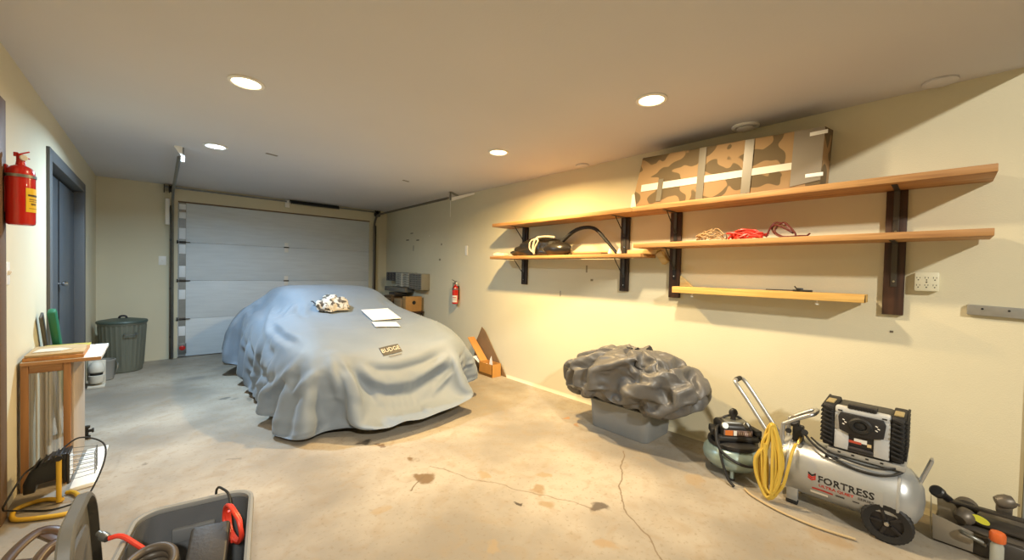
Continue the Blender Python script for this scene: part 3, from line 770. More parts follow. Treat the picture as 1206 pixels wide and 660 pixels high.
# ------------------------------------------------------------------ grey tarp heaped on the storage bin by the right wall
def tarp_blob():
    n,m=181,97
    th=np.linspace(0,2*np.pi,n)[:,None]; ph=np.linspace(.02,np.pi-.02,m)[None,:]
    e=.82
    f=lambda v:np.sign(v)*np.abs(v)**e
    x=.275*f(np.sin(ph))*f(np.cos(th)); y=.555*f(np.sin(ph))*f(np.sin(th)); z=.20*f(np.cos(ph))+0*th
    P=np.stack(np.broadcast_arrays(x,y,z),-1).astype(float)
    y=P[...,1]
    # left side sags lower, right side hangs as a rounded pouch, crown right of the middle
    P[...,2]+=-.05*np.clip(y/.555,0,1)**2*np.where(P[...,2]>0,1.0,1.7)+.02*np.cos((y+.12)*6)*(P[...,2]>0)
    P[...,2]+=-.03*np.exp(-((y+.34)/.12)**2)*(P[...,2]<0)
    P+=np.array((2.80,1.665,.455))
    P[...,0]=np.minimum(P[...,0],3.095)
    return P
TFOLDS=[
 (-0.055,0.028,[(2.526, 1.617, 0.499), (2.541, 1.614, 0.56), (2.577, 1.517, 0.606), (2.652, 1.411, 0.634), (2.671, 1.298, 0.605), (2.764, 1.231, 0.592)]),
 (0.03,0.05,[(2.595, 1.758, 0.61), (2.671, 1.539, 0.659), (2.854, 1.404, 0.653), (2.885, 1.267, 0.603)]),
 (0.04,0.028,[(2.552, 1.571, 0.58), (2.559, 1.424, 0.56), (2.592, 1.313, 0.554), (2.687, 1.195, 0.552)]),
 (-0.035,0.022,[(2.529, 1.531, 0.43), (2.544, 1.475, 0.545), (2.541, 1.424, 0.484), (2.57, 1.371, 0.34)]),
 (0.035,0.035,[(2.541, 1.446, 0.521), (2.563, 1.325, 0.426), (2.625, 1.249, 0.338)]),
 (-0.03,0.025,[(2.573, 1.301, 0.495), (2.598, 1.238, 0.417), (2.639, 1.214, 0.356)]),
 (0.035,0.025,[(2.561, 1.657, 0.335), (2.568, 1.552, 0.329)]),
 (-0.035,0.02,[(2.558, 1.927, 0.356), (2.576, 1.838, 0.319)]),
 (0.025,0.018,[(2.544, 1.669, 0.361), (2.558, 1.834, 0.554)]),
 (0.025,0.018,[(2.541, 1.697, 0.368), (2.545, 1.921, 0.47)]),
 (0.022,0.018,[(2.533, 1.64, 0.39), (2.536, 1.723, 0.539)]),
 (-0.03,0.016,[(2.539, 1.681, 0.372), (2.546, 1.873, 0.514)]),
 (-0.03,0.016,[(2.533, 1.648, 0.388), (2.548, 1.778, 0.553)]),
 (-0.02,0.016,[(2.542, 1.737, 0.364), (2.551, 1.957, 0.406)]),
 (0.02,0.02,[(2.534, 1.512, 0.402), (2.57, 1.45, 0.331), (2.592, 1.375, 0.31)]),
 (-0.02,0.02,[(2.803, 1.206, 0.579), (2.752, 1.134, 0.513), (2.67, 1.153, 0.413)]),
]
def crumple(P,ctr,seed,amp,count=26):
    rng=np.random.default_rng(seed); n=grid_normals(P)
    if (n*(P-np.array(ctr))).sum(-1).mean()<0: n=-n
    D=np.zeros(P.shape[:2]); lo=P.reshape(-1,3).min(0); hi=P.reshape(-1,3).max(0)
    for k in range(count):       # short creases in random directions
        c=lo+(hi-lo)*rng.random(3); d=rng.normal(size=3); d/=np.linalg.norm(d); e=rng.normal(size=3); e-=d*e.dot(d); e/=np.linalg.norm(e)
        q=P-c; a=q@d; b=q@e; L=rng.uniform(.10,.22); w=rng.uniform(.012,.03)
        r=np.linalg.norm(q,axis=-1)
        D+=rng.choice([-1,1])*amp*rng.uniform(.5,1.2)*np.exp(-(r/L)**2)*np.exp(-np.abs(a+.25*np.sin(b*9))/w)
    return P+n*D[...,None]
tarp_pts=tarp_blob(); tctr=(2.80,1.665,.455)
tarp_pts=buckle(tarp_pts,tctr,6,.30,-.06,.05,80,5)
tarp_pts=add_folds(tarp_pts,TFOLDS,tctr)
tarp_pts=buckle(tarp_pts,tctr,9,.12,-.012,.012,50,2,bend=.2)
tarp_pts[...,0]=np.minimum(tarp_pts[...,0],3.115)
_in=(tarp_pts[...,0]>2.665)&(tarp_pts[...,1]>1.40)&(tarp_pts[...,1]<2.02)
tarp_pts[...,2]=np.where(_in,np.maximum(tarp_pts[...,2],.262),np.maximum(tarp_pts[...,2],.15))
tarp_pts[-1]=tarp_pts[0]
m_tarp=mat('grey_tarp_cloth','5f5e5d',.42,noise=(6,.08),bump=(180,.08))
tp=tag(B().grid(tarp_pts).done('tarp',m_tarp,base=(2.86,1.67,.25)),'crumpled dark grey tarp heaped on the grey storage bin by the right wall','tarp')
tp.modifiers.remove(tp.modifiers['edges'])
sd=tp.modifiers.new('sub','SUBSURF'); sd.levels=1; sd.render_levels=1

# ------------------------------------------------------------------ left side
def cyl_patch(c, r, z0, z1, a0, a1, k=14):
    P = np.array([[(c[0]+r*math.cos(a), c[1]+r*math.sin(a), z) for z in (z0, z1)] for a in np.linspace(a0, a1, k)])
    return B().grid(P)
def extinguisher(c, r, z0, h, label, lab_col, lab_rng, lab_z, wall_dir, big):
    t = thing('fire_extinguisher', (c[0], c[1], z0), label, 'fire extinguisher')
    x, y = c; zt = z0+h
    b = B().lathe([(0, .004), (r*.8, 0), (r*.97, .006), (r, .018), (r, h-.045), (r*.93, h-.022), (r*.72, h-.006), (r*.36, h+.004), (r*.30, h+.022), (0, h+.024)], (x, y, z0), (0, 0, 1), 40)
    b.done('tank', m_red, t)
    sg = 1 if wall_dir < 0 else -1          # away from the wall
    B().lathe([(0, 0), (r*.30, 0), (r*.30, .03), (r*.2, .035), (0, .036)], (x, y, zt+.022), (0, 0, 1), 20).done('valve', m_steel if not big else m_red, t)
    lv = B().bar((x-sg*r*.2, y, zt+.055), (x+sg*r*(.55 if big else 1.15), y+.01, zt+(.076 if big else .088)), .018, .006, .002)
    lv.bar((x-sg*r*.1, y, zt+.046), (x+sg*r*(.6 if big else 1.2), y-.004, zt+.040), .018, .006, .002)
    lv.bar((x-sg*r*.3, y, zt+.045), (x-sg*r*.3, y, zt+.066), .016, .01, .002)
    lv.done('lever', m_red if big else m_dsteel, t)
    B().disc((x+r*.25, y-r*.30, zt+.04), (.2, -1, 0), .014, .012, 16, .003).done('gauge', m_white, t)
    if not big: B().tube([(x+sg*r*.2, y-r*.2, zt+.045), (x+sg*r*.95, y-r*.35, zt+.035), (x+sg*r*1.05, y-r*.4, zt+.0), (x+sg*r*1.08, y-r*.35, zt-.05)], .006, 8, smooth=4).done('hose', m_black, t)
    B().lathe([(r+.0012, 0), (r+.003, 0), (r+.003, .014), (r+.0012, .014)], (x, y, z0+h*.80), (0, 0, 1), 40, closed=True).done('strap_band', m_steel, t)
    lo = cyl_patch(c, r+.0012, *lab_z, *lab_rng).done('sticker', mat('sticker_'+lab_col, lab_col, .5), t, label=('yellow' if big else 'white')+' label')
    zz0, zz1 = lab_z; a0, a1 = lab_rng
    for f0, f1, u0, u1, cc_ in (((.66, .74, .1, .9, '4a3a14'), (.52, .56, .15, .85, '8a6a1a'), (.44, .47, .15, .75, '8a6a1a'), (.30, .38, .25, .6, '7a6420'), (.14, .17, .15, .85, 'a07d20')) if big else ((.62, .74, .2, .8, 'b02020'), (.42, .46, .15, .85, '77706a'), (.30, .33, .15, .85, '77706a'))):
        cyl_patch(c, r+.002, zz0+(zz1-zz0)*f0, zz0+(zz1-zz0)*f1, a0+(a1-a0)*u0, a0+(a1-a0)*u1, 8).done('print', mat('print_'+cc_, cc_, .6), lo)
    wx = XL if wall_dir < 0 else XR
    bx0, bx1 = sorted((wx+sg*.001 if not big else wx+.018, x-sg*r*.6))
    B().span((bx0, y-.018, z0+.06), (min(bx0+.006, bx1) if wall_dir < 0 else bx1, y+.018, zt)) .span((bx0, y-.012, z0+h*.80), (bx1, y+.012, z0+h*.80+.014)).done('wall_bracket', m_dsteel if not big else m_red, t)
    return t
extinguisher((-.505, 3.06), .048, 1.45, .29, 'large red fire extinguisher with a yellow label on the left wall', 'e8c321', (math.radians(-62), math.radians(22)), (1.515, 1.632), -1, True)
extinguisher((3.072, 4.57), .043, .81, .25, 'small red fire extinguisher with a white label on the right wall', 'e9e2da', (math.radians(165), math.radians(275)), (.835, .93), 1, False)

# trash can
m_can = mat('weathered_green_can', '6c6f63', .5, .2, noise=(4, .16, (1, 1, .35)))
m_lid = mat('green_can_lid', '48564f', .5, .2, noise=(6, .1))
tc_ = thing('trash_can', (-.315, 6.5, 0), 'ribbed grey green trash can with a lid in the back left corner', 'trash can')
def ribs(k, n, z): return 1+(.034*max(0, math.cos(2*PI*k/n*28)) if .05 < z < .54 else 0)
B().lathe([(0, .004), (.165, .0), (.175, .010), (.178, .045), (.180, .07), (.204, .53), (.207, .55), (.212, .555), (.214, .572), (.208, .578)], (-.315, 6.5, .001), (0, 0, 1), 240, ribs).done('body', m_can, tc_)
ld = B().lathe([(.206, .582), (.220, .574), (.223, .585), (.216, .600), (.196, .604), (.12, .618), (.05, .624), (0, .625)], (-.315, 6.5, 0), (0, 0, 1), 48).done('lid', m_lid, tc_)
B().tube([(-.345, 6.5, .622), (-.34, 6.5, .640), (-.325, 6.5, .650), (-.30, 6.5, .650), (-.285, 6.5, .640), (-.28, 6.5, .622)], .011, 8, smooth=4).done('handle', m_black, ld)
for sx, a in ((1, math.radians(-70)), (-1, math.radians(110))):
    cx, cy = -.315+.205*math.cos(a), 6.5+.205*math.sin(a); tx, ty = -math.sin(a), math.cos(a)
    ox, oy = .04*math.cos(a), .04*math.sin(a)
    B().tube([(cx-tx*.05, cy-ty*.05, .46), (cx-tx*.05+ox, cy-ty*.05+oy, .45), (cx+tx*.05+ox, cy+ty*.05+oy, .45), (cx+tx*.05, cy+ty*.05, .46)], .006, 8, smooth=3).done('side_handle', m_steel, tc_)

# white vent hoods on the floor
m_hood = mat('aged_white_plastic', 'cfcabb', .5, noise=(8, .06))
def hood(c, sc, label, m_, Z=1.28):
    t = thing('vent_hood', c, label, 'vent hood', None)
    x, y, z = c
    B().box((x, y+.05*sc, .105*Z), (.125*sc, .018, .206*Z), None, .005).done('back_plate', m_, t)
    B().lathe([(0, .118*Z), (.046, .118*Z), (.060, .126*Z), (.0625, .140*Z), (.058, .168*Z), (.042, .194*Z), (.02, .206*Z), (0, .209*Z)], (x, y, z), (0, 0, 1), 32).done('dome', m_, t)
    B().lathe([(0, .035), (.03, .038), (.052, .055), (.060, .082*Z), (.0605, .098*Z), (.050, .100*Z), (0, .100*Z)], (x, y, z), (0, 0, 1), 32).done('lower_cup', m_, t)
    B().lathe([(0, .1*Z), (.046, .1*Z), (.046, .118*Z), (0, .118*Z)], (x, y, z), (0, 0, 1), 24).done('slot', m_black, t, label='dark slot')
    B().box((x, y, .012), (.125*sc, .115*sc, .022), None, .004).done('base', m_, t)
    return t
hood((-.468, 5.77, 0), 1., 'white domed vent hood with a dark slot standing on the floor before the trash can', m_hood)
v = thing('grey_tub', (-.44, 6.09, 0), 'round grey plastic tub standing between the white vent hood and the trash can', 'tub')
B().lathe([(.0, .004), (.070, .001), (.078, .01), (.088, .20), (.094, .21), (.094, .222), (.084, .224), (.080, .20), (.066, .02), (0, .018)], (-.44, 6.09, 0), (0, 0, 1), 32).done('body', mat('grey_tub', '8b8a84', .5), v)
B().tube([(-.44+.092, 6.09, .20), (-.33, 6.05, .16), (-.345, 6.03, .08), (-.44+.085, 6.06, .05)], .004, 6, smooth=4).done('bail', m_steel, v)

# narrow work stand
st = thing('work_stand', (-.45, 3.6, 0), 'narrow wooden work stand with a white top against the left wall', 'stand')
m_oak = wood('stand_wood', 'a87a50', '8d6542', 2, 8); m_panel = mat('whitish_panel', 'b9aa98', .6, noise=(5, .06, (3, 3, .4)))
m_oaky = wood('stand_rail_wood', 'ae8258', '916844', 0, 8)
for x, y in ((-.543, 3.365), (-.388, 3.365), (-.543, 3.835)):
    B().span((x-.014, y-.018, .001), (x+.014, y+.018, .698), .002).done('leg', m_oak, st)
B().span((-.380, 3.386, .03), (-.366, 3.852, .698), .001).done('side_panel', m_panel, st, label='pale side panel')
B().span((-.528, 3.351, .655), (-.403, 3.379, .698), .002).done('rail', m_oaky, st)
B().span((-.528, 3.351, .03), (-.403, 3.379, .07), .002).done('rail', m_oaky, st)
B().span((-.557, 3.345, .699), (-.252, 3.60, .719), .002).span((-.557, 3.604, .699), (-.255, 3.86, .719), .002).done('top', mat('white_laminate', 'e9e6df', .4), st, label='white laminate top')
B().span((-.557, 3.342, .699), (-.252, 3.345, .717)).done('top_edge', m_oaky, st)
pm = bpy.data.materials.new('clear_plastic_film'); pm.use_nodes = True
_p = pm.node_tree.nodes['Principled BSDF']; _p.inputs['Base Color'].default_value = (.75, .74, .70, 1); _p.inputs['Roughness'].default_value = .18; _p.inputs['Alpha'].default_value = .40
film = []
for i in range(41):
    u = i/40; film.append([(-.528+.125*u, 3.350+.006*math.sin(u*19)+.004*math.sin(u*47+1), z) for z in (.05, .2, .35, .5, .655)])
B().grid(np.array(film)).done('plastic_film', pm, st, label='clear plastic film')
# things lying on the stand
tag(B().box((-.440, 3.53, .7305), (.228, .36, .019), (0, 0, .02), .002).done('wood_board', wood('board_wood', 'c08a52', 'a56d3a', 1, 8), base=(-.44, 3.53, .72)), 'orange brown wooden board lying on the white stand top', 'board')
rp = [(-.112, -.165), (-.06, -.172), (-.01, -.160), (.05, -.17), (.108, -.158), (.110, 0), (.104, .12), (.05, .165), (-.02, .155), (-.075, .17), (-.112, .16)]
tag(B().prism(rp, .012, Matrix.Translation((-.438, 3.525, .7472)) @ Matrix.Rotation(.03, 4, 'Z'), .002).done('cardboard_sheet', mat('worn_cardboard', 'b59a70', .85, noise=(11, .15)), base=(-.44, 3.52, .741)), 'ragged sheet of worn cardboard lying on the wooden board', 'cardboard')
tag(B().prism([(-.085, -.05), (.02, -.075), (.07, -.03), (.03, .05), (-.05, .06)], .004, Matrix.Translation((-.455, 3.50, .7560)) @ Matrix.Rotation(.2, 4, 'Z')).done('paper_scrap', mat('pale_scrap', 'cfc6b4', .8), base=(-.455, 3.5, .753)), 'pale torn paper scrap on top of the worn cardboard', 'paper')
mg = thing('magazine', (-.43, 3.795, .7195), 'thin magazine with a yellow cover at the back of the stand top', 'magazine')
B().box((-.435, 3.79, .7265), (.20, .125, .012), (0, 0, .04), .001).done('pages', m_paper, mg)
B().box((-.435, 3.79, .7335), (.204, .13, .0016), (0, 0, .04)).done('cover', mat('yellow_cover', 'b3a34a', .5, noise=(18, .3)), mg)
# planks leaning behind the stand
def lean(name, p, q, w_, h_, m_, label, cat, bev):
    return tag(B().bar(p, q, w_, h_, bev).done(name, m_, base=p), label, cat)
lean('green_plank', (-.482, 4.37, .014), (-.505, 3.80, .965), .040, .052, mat('green_paint', '1f6a4a', .45, noise=(9, .1)), 'green painted plank leaning against the wall behind the work stand', 'plank', .014)
lean('grey_plank', (-.537, 4.34, .014), (-.548, 3.80, .935), .012, .062, mat('dark_grey_board', '5b564e', .6), 'thin dark grey board leaning beside the green plank', 'board', .002)
# small fitting on the floor
ft = thing('pipe_fitting', (-.38, 4.12, 0), 'small dark metal pipe fitting on the floor right of the work stand', 'fitting')
B().lathe([(0, 0), (.022, 0), (.022, .02), (.012, .026), (.012, .07), (.02, .075), (.02, .09), (0, .092)], (-.385, 4.12, 0), (0, 0, 1), 16).done('stem', m_dsteel, ft)
B().tube([(-.40, 4.12, .055), (-.352, 4.10, .06)], .010, 10).disc((-.350, 4.10, .06), (1, 0, 0), .016, .010, 12).done('branch', m_dsteel, ft)
# white foam board on the floor
tag(B().hexa([(-.362, 3.20, .002), (-.262, 3.22, .002), (-.252, 3.82, .002), (-.352, 3.81, .002), (-.362, 3.20, .022), (-.262, 3.22, .022), (-.252, 3.82, .022), (-.352, 3.81, .022)], .001).done('foam_board', m_paper, base=(-.3, 3.5, 0)), 'white board lying on the floor behind the yellow work light', 'board')

# yellow work light
m_yel = mat('yellow_enamel', 'd2a935', .4)
wl = thing('work_light', (-.43, 3.06, 0), 'black halogen work light on a yellow tube floor stand', 'work light')
B().tube([(-.375, 3.10, .012), (-.45, 3.16, .012), (-.530, 3.13, .012), (-.530, 3.03, .012), (-.484, 2.975, .012), (-.345, 2.915, .012), (-.315, 2.97, .012), (-.318, 3.09, .012), (-.345, 3.165, .012), (-.372, 3.185, .012)], .0105, 10, smooth=5).done('base_loop', m_yel, wl)
B().tube([(-.386, 3.085, .012), (-.386, 3.085, .255)], .0105, 10).done('upright', m_yel, wl)
B().tube([(-.375, 3.10, .013), (-.386, 3.09, .013)], .0105, 8).done('joint', m_yel, wl)
hs = B().prism([(-.105, -.02), (-.085, .035), (-.02, .085), (.045, .100), (.045, -.055), (.03, -.06), (.03, -.03), (-.06, -.035), (-.065, -.075), (-.105, -.075)], .115, frame((-.405, 3.16, .155), (1, 0, 0), (0, 0, 1)), .005)
hs.done('lamp_housing', m_blackp, wl)
for k in range(5): B().box((-.475+.022*k, 3.16, .205+.010*k), (.006, .125, .035), (0, .5, 0), .001).done('cooling_fin', m_blackp, wl)
B().box((-.356, 3.16, .172), (.010, .128, .165), None, .004).done('front_bezel', m_dsteel, wl)
B().box((-.3505, 3.16, .175), (.002, .105, .13)).done('glass', mat('lamp_glass', 'c8ccd0', .08, spec=.8), wl)
gw = B()
for k in range(6): gw.tube([(-.350, 3.098, .11+.026*k), (-.262, 3.105, .115+.023*k), (-.255, 3.16, .115+.023*k), (-.262, 3.215, .115+.023*k), (-.350, 3.222, .11+.026*k)], .0018, 5)
for y in (3.106, 3.16, 3.214): gw.tube([(-.258, y, .112), (-.258, y, .234)], .0018, 5)
gw.done('wire_guard', m_steel, wl)
B().box((-.386, 3.10, .245), (.05, .02, .03), None, .004).disc((-.386, 3.078, .245), (0, 1, 0), .014, .016, 12).done('clamp_knob', m_blackp, wl)
B().tube([(-.40, 3.19, .24), (-.33, 3.24, .285), (-.235, 3.20, .245), (-.222, 3.12, .17), (-.262, 3.07, .05), (-.30, 3.05, .006), (-.40, 3.02, .006), (-.50, 3.09, .007), (-.548, 3.06, .04), (-.552, 3.0, .075), (-.538, 2.99, .12), (-.50, 3.08, .20), (-.475, 3.225, .185)], .0042, 7, smooth=6).done('power_cable', m_black, wl)

# ------------------------------------------------------------------ foreground left: tote with its lid
m_tote = mat('charcoal_tote_plastic', '53565a', .5, noise=(20, .04), bump=(220, .05)); m_rim = mat('grey_tote_rim', '8c8d8b', .5)
TM = Matrix.Translation((.070, 1.655, 0)) @ Matrix.Rotation(math.radians(-10), 4, 'Z')
tt = thing('storage_tote', (.052, 1.655, 0), 'open charcoal plastic storage tote in the left foreground', 'tote')
def rr_loft(bd, secs, M_, k=6, cap=True):
    t = bmesh.new(); rings = []
    for w_, l_, r_, z in secs: rings.append([t.verts.new((x, y, z)) for x, y in rrect(w_, l_, r_, k)])
    for A_, C_ in zip(rings[:-1], rings[1:]):
        n = len(A_)
        for i in range(n): t.faces.new((A_[i], A_[(i+1) % n], C_[(i+1) % n], C_[i]))
    if cap: t.faces.new(rings[-1]); 
    t.faces.new(rings[0][::-1])
    bd._merge(t, M_); return bd
rr_loft(B(), [(.27, .44, .05, .003), (.285, .46, .055, .01), (.335, .535, .07, .34), (.327, .527, .066, .34), (.275, .45, .05, .014)], TM).done('body', m_tote, tt)
t_ = B(); tb_ = bmesh.new(); rg_ = []
for w_, l_, r_, z in ((.337, .537, .07, .338), (.362, .562, .08, .338), (.366, .566, .082, .345), (.362, .562, .08, .360), (.345, .545, .074, .362), (.330, .530, .068, .358), (.329, .529, .068, .345)):
    rg_.append([tb_.verts.new((x, y, z)) for x, y in rrect(w_, l_, r_, 8)])
for A_, C_ in zip(rg_, rg_[1:]+rg_[:1]):
    for i in range(len(A_)): tb_.faces.new((A_[i], A_[(i+1) % len(A_)], C_[(i+1) % len(A_)], C_[i]))
t_._merge(tb_, TM); t_.done('rim', m_rim, tt, label='lighter grey rim')
B(TM).box((-.01, .250, .25), (.13, .018, .055), (.075, 0, 0), .006).done('end_recess', mat('tote_recess', '6a6d70', .5), tt)
for sx in (-1, 1): B(TM).box((0, sx*.288, .325), (.12, .018, .028), None, .006).done('handle_lip', m_rim, tt)
# lid standing on edge
LM = frame((-.172, 1.775, .262), (.05, .998, 0), (-.06, 0, 1))
lt = thing('tote_lid', (-.21, 1.75, 0), 'grey plastic tote lid standing on edge left of the open tote', 'lid')
rr_loft(B(), [(.37, .50, .11, -.018), (.38, .51, .112, -.012), (.38, .51, .112, .012), (.365, .495, .108, .018), (.35, .48, .10, .018), (.34, .47, .10, -.004)], LM).done('panel', mat('grey_lid_plastic', '62625f', .5, noise=(14, .05)), lt)
rr_loft(B(), [(.22, .33, .05, -.003), (.21, .32, .045, .005)], LM).done('raised_centre', mat('grey_lid_centre', '5c5c5a', .5), lt)
B(LM).box((.195, -.02, 0), (.020, .10, .03), None, .005).done('latch_tab', m_tote, lt)
# contents
def coil(c, r, n, tr, seed, tilt=(0, 0, 0), ell=1., dz=.012, jit=.012, phase=0., sect=1.):
    rg = random.Random(seed); pts = []; R_ = Euler(tilt).to_matrix()
    for i in range(int(n*14*sect)+1):
        a = phase+i/14*2*PI; k = i/14
        rr = r*(1+rg.uniform(-jit, jit)*3-.03*(k % 3))
        pts.append(Vector(c)+R_ @ Vector((rr*math.cos(a), rr*ell*math.sin(a), dz*k+rg.uniform(-jit, jit)*.3)))
    return pts
m_hose = mat('dark_rubber_hose', '4f463c', .45, noise=(12, .1))
tag(B().tube(coil((-.012, 1.63, .29), .060, 2.6, .0125, 4, (.12, -.1, 0), 1.2, .026, .006), .013, 10, smooth=3).done('coiled_hose', m_hose, base=(0, 1.55, .2)), 'thick dark brown hose coiled in the open tote', 'hose')
m_redc = mat('red_cable_jacket', 'd83f2c', .4)
pts = coil((.1945, 1.68, .350), .064, 2.3, .006, 9, (0, 1.5, .17), 1.25, .006, .006)
tag(B().tube(pts, .0062, 8, smooth=3).done('red_cable', m_redc, base=(.15, 1.7, .2)), 'red cable looped at the right side of the open tote', 'cable')
tag(B().tube([(.06, 1.72, .24), (.02, 1.745, .26), (-.045, 1.765, .335), (-.088, 1.785, .378), (-.118, 1.795, .378)], .0075, 8, smooth=4).done('red_hose', m_redc, base=(-.05, 1.8, .25)), 'red hose end reaching over the left rim of the tote', 'hose')
tag(B().lathe([(0, 0), (.011, 0), (.013, .01), (.013, .024), (.008, .03), (.008, .045), (0, .046)], (-.121, 1.796, .378), (-.35, .55, .15), 14).done('hose_fitting', m_steel, base=(-.15, 1.88, .38)), 'small brass and steel fitting at the end of the red hose', 'fitting')
bx = thing('battery_charger', (.115, 1.56, .20), 'black plastic charger box tilted in the open tote', 'charger')
BM = Matrix.Translation((.126, 1.60, .285)) @ Euler((.30, .05, -.17)).to_matrix().to_4x4()
B(BM).box((-.006, 0, .012), (.108, .21, .11), None, .010, 3).done('case', mat('black_case', '2e2d2e', .5, bump=(90, .1)), bx)
B(BM).box((-.006, -.075, .0672), (.10, .004, .0012), None, 0).done('seam', m_black, bx)
B(BM).box((0, .104, .03), (.05, .008, .03), None, .003).done('socket', m_black, bx)
B(BM).tube([(-.045, -.085, .062), (-.04, -.085, .080), (.03, -.085, .080), (.035, -.085, .062)], .007, 8, smooth=3).done('handle', m_black, bx)
tag(B().tube([(.19, 1.745, .32), (.205, 1.80, .355), (.205, 1.86, .378), (.19, 1.90, .386), (.18, 1.925, .384), (.175, 1.945, .36), (.174, 1.945, .32)], .0045, 7, smooth=5).done('black_lead', m_black, base=(.18, 1.8, .3)), 'thin black lead hanging over the back rim of the tote', 'cable')
# brown curved tool at the lower left
m_brown = mat('brown_painted_metal', '46301f', .4, .0, noise=(10, .2), coat=.15)
bt = thing('curved_brown_clamp', (-.38, 2.42, 0), 'brown curved metal tool with an arched grip on the floor at the lower left', 'tool')
B().tube([(-.455, 2.30, .018), (-.452, 2.37, .075), (-.425, 2.47, .108), (-.372, 2.545, .125), (-.315, 2.53, .112), (-.285, 2.50, .075)], .021, 10, smooth=5, flat=.55).done('arched_frame', m_brown, bt)
B().tube([(-.37, 2.26, .018), (-.362, 2.33, .070), (-.335, 2.41, .10), (-.295, 2.44, .098), (-.262, 2.44, .06)], [.020, .024], 12, smooth=5).done('grip', mat('brown_grip', '3f2c20', .3, coat=.4), bt)
B().bar((-.372, 2.545, .115), (-.300, 2.45, .095), .030, .016, .004).bar((-.44, 2.42, .09), (-.345, 2.38, .082), .026, .014, .004).done('cross_bar', m_brown, bt)
B().box((-.415, 2.28, .010), (.12, .045, .018), (0, 0, .3), .004).done('foot', m_brown, bt)

# ------------------------------------------------------------------ shelves on the right wall
m_wire = mat('brace_wire', '3c3a36', .4, .7)
def standard(y0, y1, z0, z1, arms, strip, label, mb, wires=True):
    t = thing('shelf_standard', (XR, (y0+y1)/2, z0), label, 'shelf support', 'dark upright boards carrying the shelves')
    x1 = XR-.0008; ym = (y0+y1)/2
    B().span((XR-.024, y0, z0), (x1, y1, z1), .003).done('board', mb, t)
    s_ = B()
    for za, zb in strip: s_.span((XR-.030, ym-.013, za), (XR-.0242, ym+.013, zb), .002)
    s_.done('steel_strip', m_bracket if not wires else m_black, t)
    for za, zb in strip:
        n_ = max(2, int((zb-za)/.1))
        for k in range(n_): B().disc((XR-.031, ym, za+.03+(zb-za-.06)*k/(n_-1)), (1, 0, 0), .0055, .004, 10).done('screw', m_chrome, t)
    for z in arms:
        B().span((2.90, ym-.012, z-.0045), (XR-.0305, ym+.012, z-.0008), .001).span((XR-.0355, ym-.012, z-.17), (XR-.0305, ym+.012, z-.0008)).done('arm', m_bracket, t)
        if wires: B().tube([(2.95, ym, z-.006), (XR-.034, ym, z-.165)], .0045, 6).done('brace_wire', m_wire, t)
    return t
ZT, ZM2, ZM1 = 1.787, 1.492, 1.418      # undersides of the boards
m_blkb = wood('black_stained_board', '37281f', '231812', 2)
standard(3.19, 3.275, 1.135, ZT-.001, (ZT, ZM1), ((1.16, ZT-.01),), 'black stained shelf support board under the bag, leftmost of the row', m_blkb)
standard(1.892, 1.977, 1.123, ZT-.001, (ZT, ZM1), ((1.15, ZT-.01),), 'black stained shelf support board at the right end of the bag shelf', m_blkb)
standard(1.425, 1.515, 1.096, ZT-.001, (ZT, ZM2), ((ZM2+.02, ZT-.01), (1.24, ZM2-.01)), 'dark brown shelf support board beside the diagonal brace and the ledge', m_standard)
standard(.148, .236, 1.079, ZT-.001, (ZT, ZM2), ((ZM2+.03, ZT-.01), (1.24, ZM2-.01)), 'dark brown shelf support board next to the wall outlet', m_standard, False)
def board(lo, hi, label, m_=None):
    return tag(B().span(lo, hi, .003).done('shelf_board', m_ or m_shelf, base=lo), label, 'shelf', 'pine shelf boards on the right wall')
XS = 2.852
board((XS, 1.722, ZT), (XR-.001, 3.515, ZT+.036), 'upper pine shelf board above the black bag')
board((XS, -.152, ZT), (XR-.001, 1.719, ZT+.038), 'upper pine shelf board carrying the long patterned box')
board((XS, 1.63, ZM1), (XR-.032, 3.545, ZM1+.030), 'lower pine shelf board carrying the black bag')
board((XS, -.150, ZM2), (XR-.032, 1.70, ZM2+.036), 'middle pine shelf board carrying the red cords')
lg = thing('ledge_board', (2.99, .86, 1.16), 'short yellow pine ledge board below the red cords, right of the diagonal brace', 'ledge')
B().span((2.972, .297, 1.143), (XR-.026, 1.422, 1.190), .003).done('board', m_shelf2, lg)
B().hexa([(2.971, .300, 1.144), (2.975, .296, 1.150), (2.985, .2955, 1.15), (2.98, .2965, 1.144), (2.971, .296, 1.188), (2.975, .2955, 1.188), (2.985, .2955, 1.18), (2.98, .2965, 1.175)]).done('knot', m_dsteel, lg, label='dark knot at the end')
for y in (.52, 1.28):
    B().lathe([(0, 0), (.010, 0), (.010, .012), (.005, .016), (.005, .03), (0, .03)], (3.01, y, 1.115), (0, 0, 1), 12).done('peg', m_white, lg, label='white plastic peg')
# dark tool lying on the ledge
tl_ = thing('small_black_tool', (3.03, .62, 1.1905), 'small black tool lying on the ledge board', 'tool')
B().box((3.03, .60, 1.197), (.03, .10, .012), None, .003).tube([(3.03, .56, 1.198), (3.03, .80, 1.196)], .004, 6).done('shaft', m_black, tl_)
B().box((3.03, .615, 1.206), (.035, .035, .014), (0, .1, .3), .003).tube([(3.03, .63, 1.208), (3.02, .64, 1.224)], .004, 6).done('head', m_blackp, tl_)
